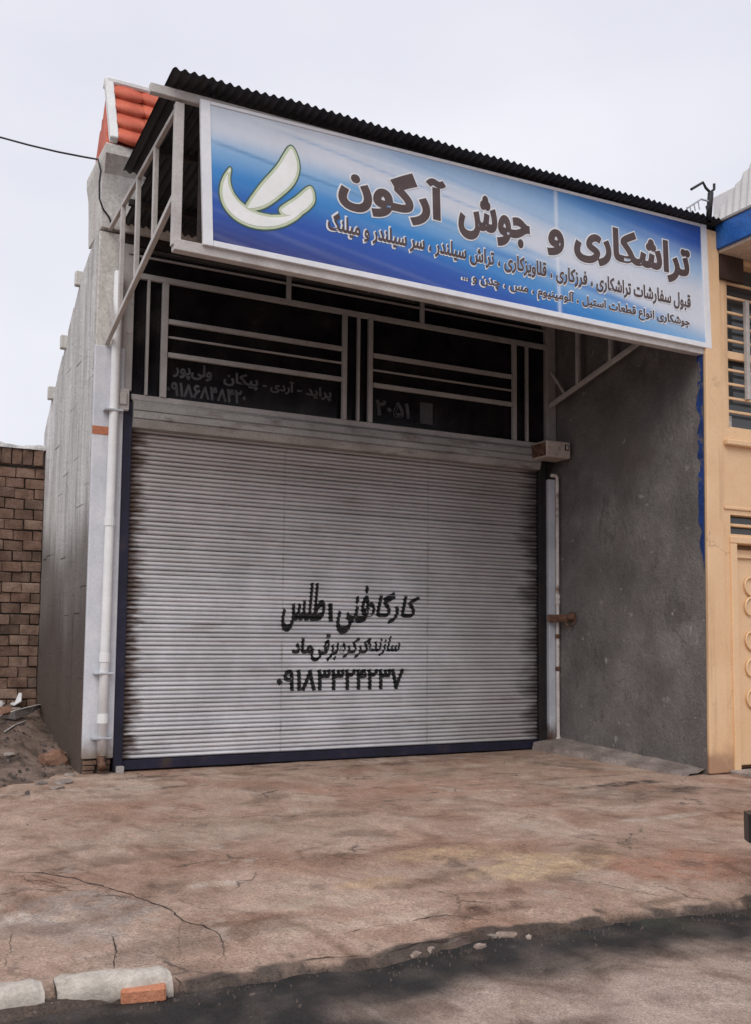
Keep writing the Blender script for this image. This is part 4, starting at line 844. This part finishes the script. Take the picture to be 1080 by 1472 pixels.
# ------------------------------------------------------------------ parked car beyond the forecourt edge
def car(x0, y0):
    t = thing('parked_car', (x0+2, y0-.8, RZL), 'white car with a black bumper parked at the forecourt edge', 'car')
    zb = RZL
    m_cw = M('white_car_paint', [(.72, .72, .72), (.78, .78, .78)], 2, .25, 0, 20, fine=.02, spec=.6); m_cb = M('black_car_plastic', [(.015, .015, .017), (.025, .025, .027)], 3, .4, .1, 60, fine=.1); m_ty = M('tyre_rubber', [(.02, .02, .02), (.035, .033, .03)], 3, .85, .3, 40); m_hl = M('headlight_lens', [(.55, .56, .58), (.7, .7, .72)], 3, .12, 0, 20, spec=.8)
    prof_ = [(.3, .34), (.26, .55), (.28, .66), (.36, .74), (1.25, .9), (1.75, 1.36), (2.9, 1.38), (3.5, .98), (3.95, .93), (4.02, .6), (3.95, .34), (3.6, .26), (.5, .26)]
    mb = MB(); n = len(prof_); ws_ = [(0, .9), (.12, 1), (1.48, 1), (1.6, .9)]
    for yy, k in ws_: mb.v += [Vector((x0+lerp(2.05, a, .97 if k < 1 else 1), y0-yy, zb+(b if k == 1 else lerp(.7, b, .92)))) for a, b in prof_]
    for r_ in range(3):
        for i in range(n): j = (i+1) % n; mb.f.append((r_*n+i, r_*n+j, (r_+1)*n+j, (r_+1)*n+i))
    mb.f += [tuple(reversed(range(n))), tuple(range(3*n, 4*n))]
    body = mb.build('body', m_cw, t, bevel=.03, smooth=False)
    bp_ = [(x0+.42, y0-.01), (x0+.1, y0-.04), (x0+.03, y0-.14), (x0, y0-.4), (x0, y0-1.2), (x0+.03, y0-1.46), (x0+.1, y0-1.56), (x0+.42, y0-1.59)]
    mb = MB(); mb.grid([[(a, b, zb+z+.0) for a, b in bp_] for z in (.37, .4, .52, .55)]); inn = [[(a+.1 if 0 < i < 7 else a, b, zb+z) for i, (a, b) in enumerate(bp_)] for z in (.37, .55)]; mb.grid(inn[:1]+[[(a, b, zb+.37) for a, b in bp_]]); mb.grid([[(a, b, zb+.55) for a, b in bp_]]+inn[1:])
    mb.build('bumper', m_cb, t, smooth=False)
    for s_ in (.3, 1.3): MB().box(x0+.235, x0+.34, y0-s_-.17, y0-s_+.17, zb+.6, zb+.72).build('headlight', m_hl, t, bevel=.02)
    MB().box(x0+.24, x0+.34, y0-1.1, y0-.5, zb+.6, zb+.72).build('grille', m_cb, t, bevel=.01)
    MB().quad((x0+1.2, y0-.14, zb+.94), (x0+1.2, y0-1.46, zb+.94), (x0+1.72, y0-1.4, zb+1.345), (x0+1.72, y0-.2, zb+1.345)).build('windscreen', m_glassn, t)
    bpy.data.objects[t.children[-1].name].location += Vector((-.012, 0, .012))
    for yy in (.0, 1.6):
        o_ = .006 if yy == 0 else -.006
        MB().prism([(x0+1.35, y0-yy+o_, zb+.93), (x0+1.78, y0-yy+o_, zb+1.27), (x0+2.3, y0-yy+o_, zb+1.29), (x0+2.3, y0-yy+o_, zb+.93)], (0, -o_*.8, 0)).build('side_window', m_glassn, t)
        MB().prism([(x0+2.36, y0-yy+o_, zb+.93), (x0+2.36, y0-yy+o_, zb+1.29), (x0+2.85, y0-yy+o_, zb+1.28), (x0+3.25, y0-yy+o_, zb+.95)], (0, -o_*.8, 0)).build('side_window', m_glassn, t)
    for xx in (.8, 3.2):
        for yy in (.12, 1.48):
            w_ = MB().tube([(x0+xx, y0-yy-.1, zb+.29), (x0+xx, y0-yy-.085, zb+.29), (x0+xx, y0-yy+.085, zb+.29), (x0+xx, y0-yy+.1, zb+.29)], [.25, .29, .29, .25], 24).build('wheel', m_ty, t, smooth=False)
            s_ = 1 if yy < .5 else -1
            MB().tube([(x0+xx, y0-yy+s_*.08, zb+.29), (x0+xx, y0-yy+s_*.112, zb+.29)], .17, 16).build('rim', m_post, w_)
car(2.3, -6.965)
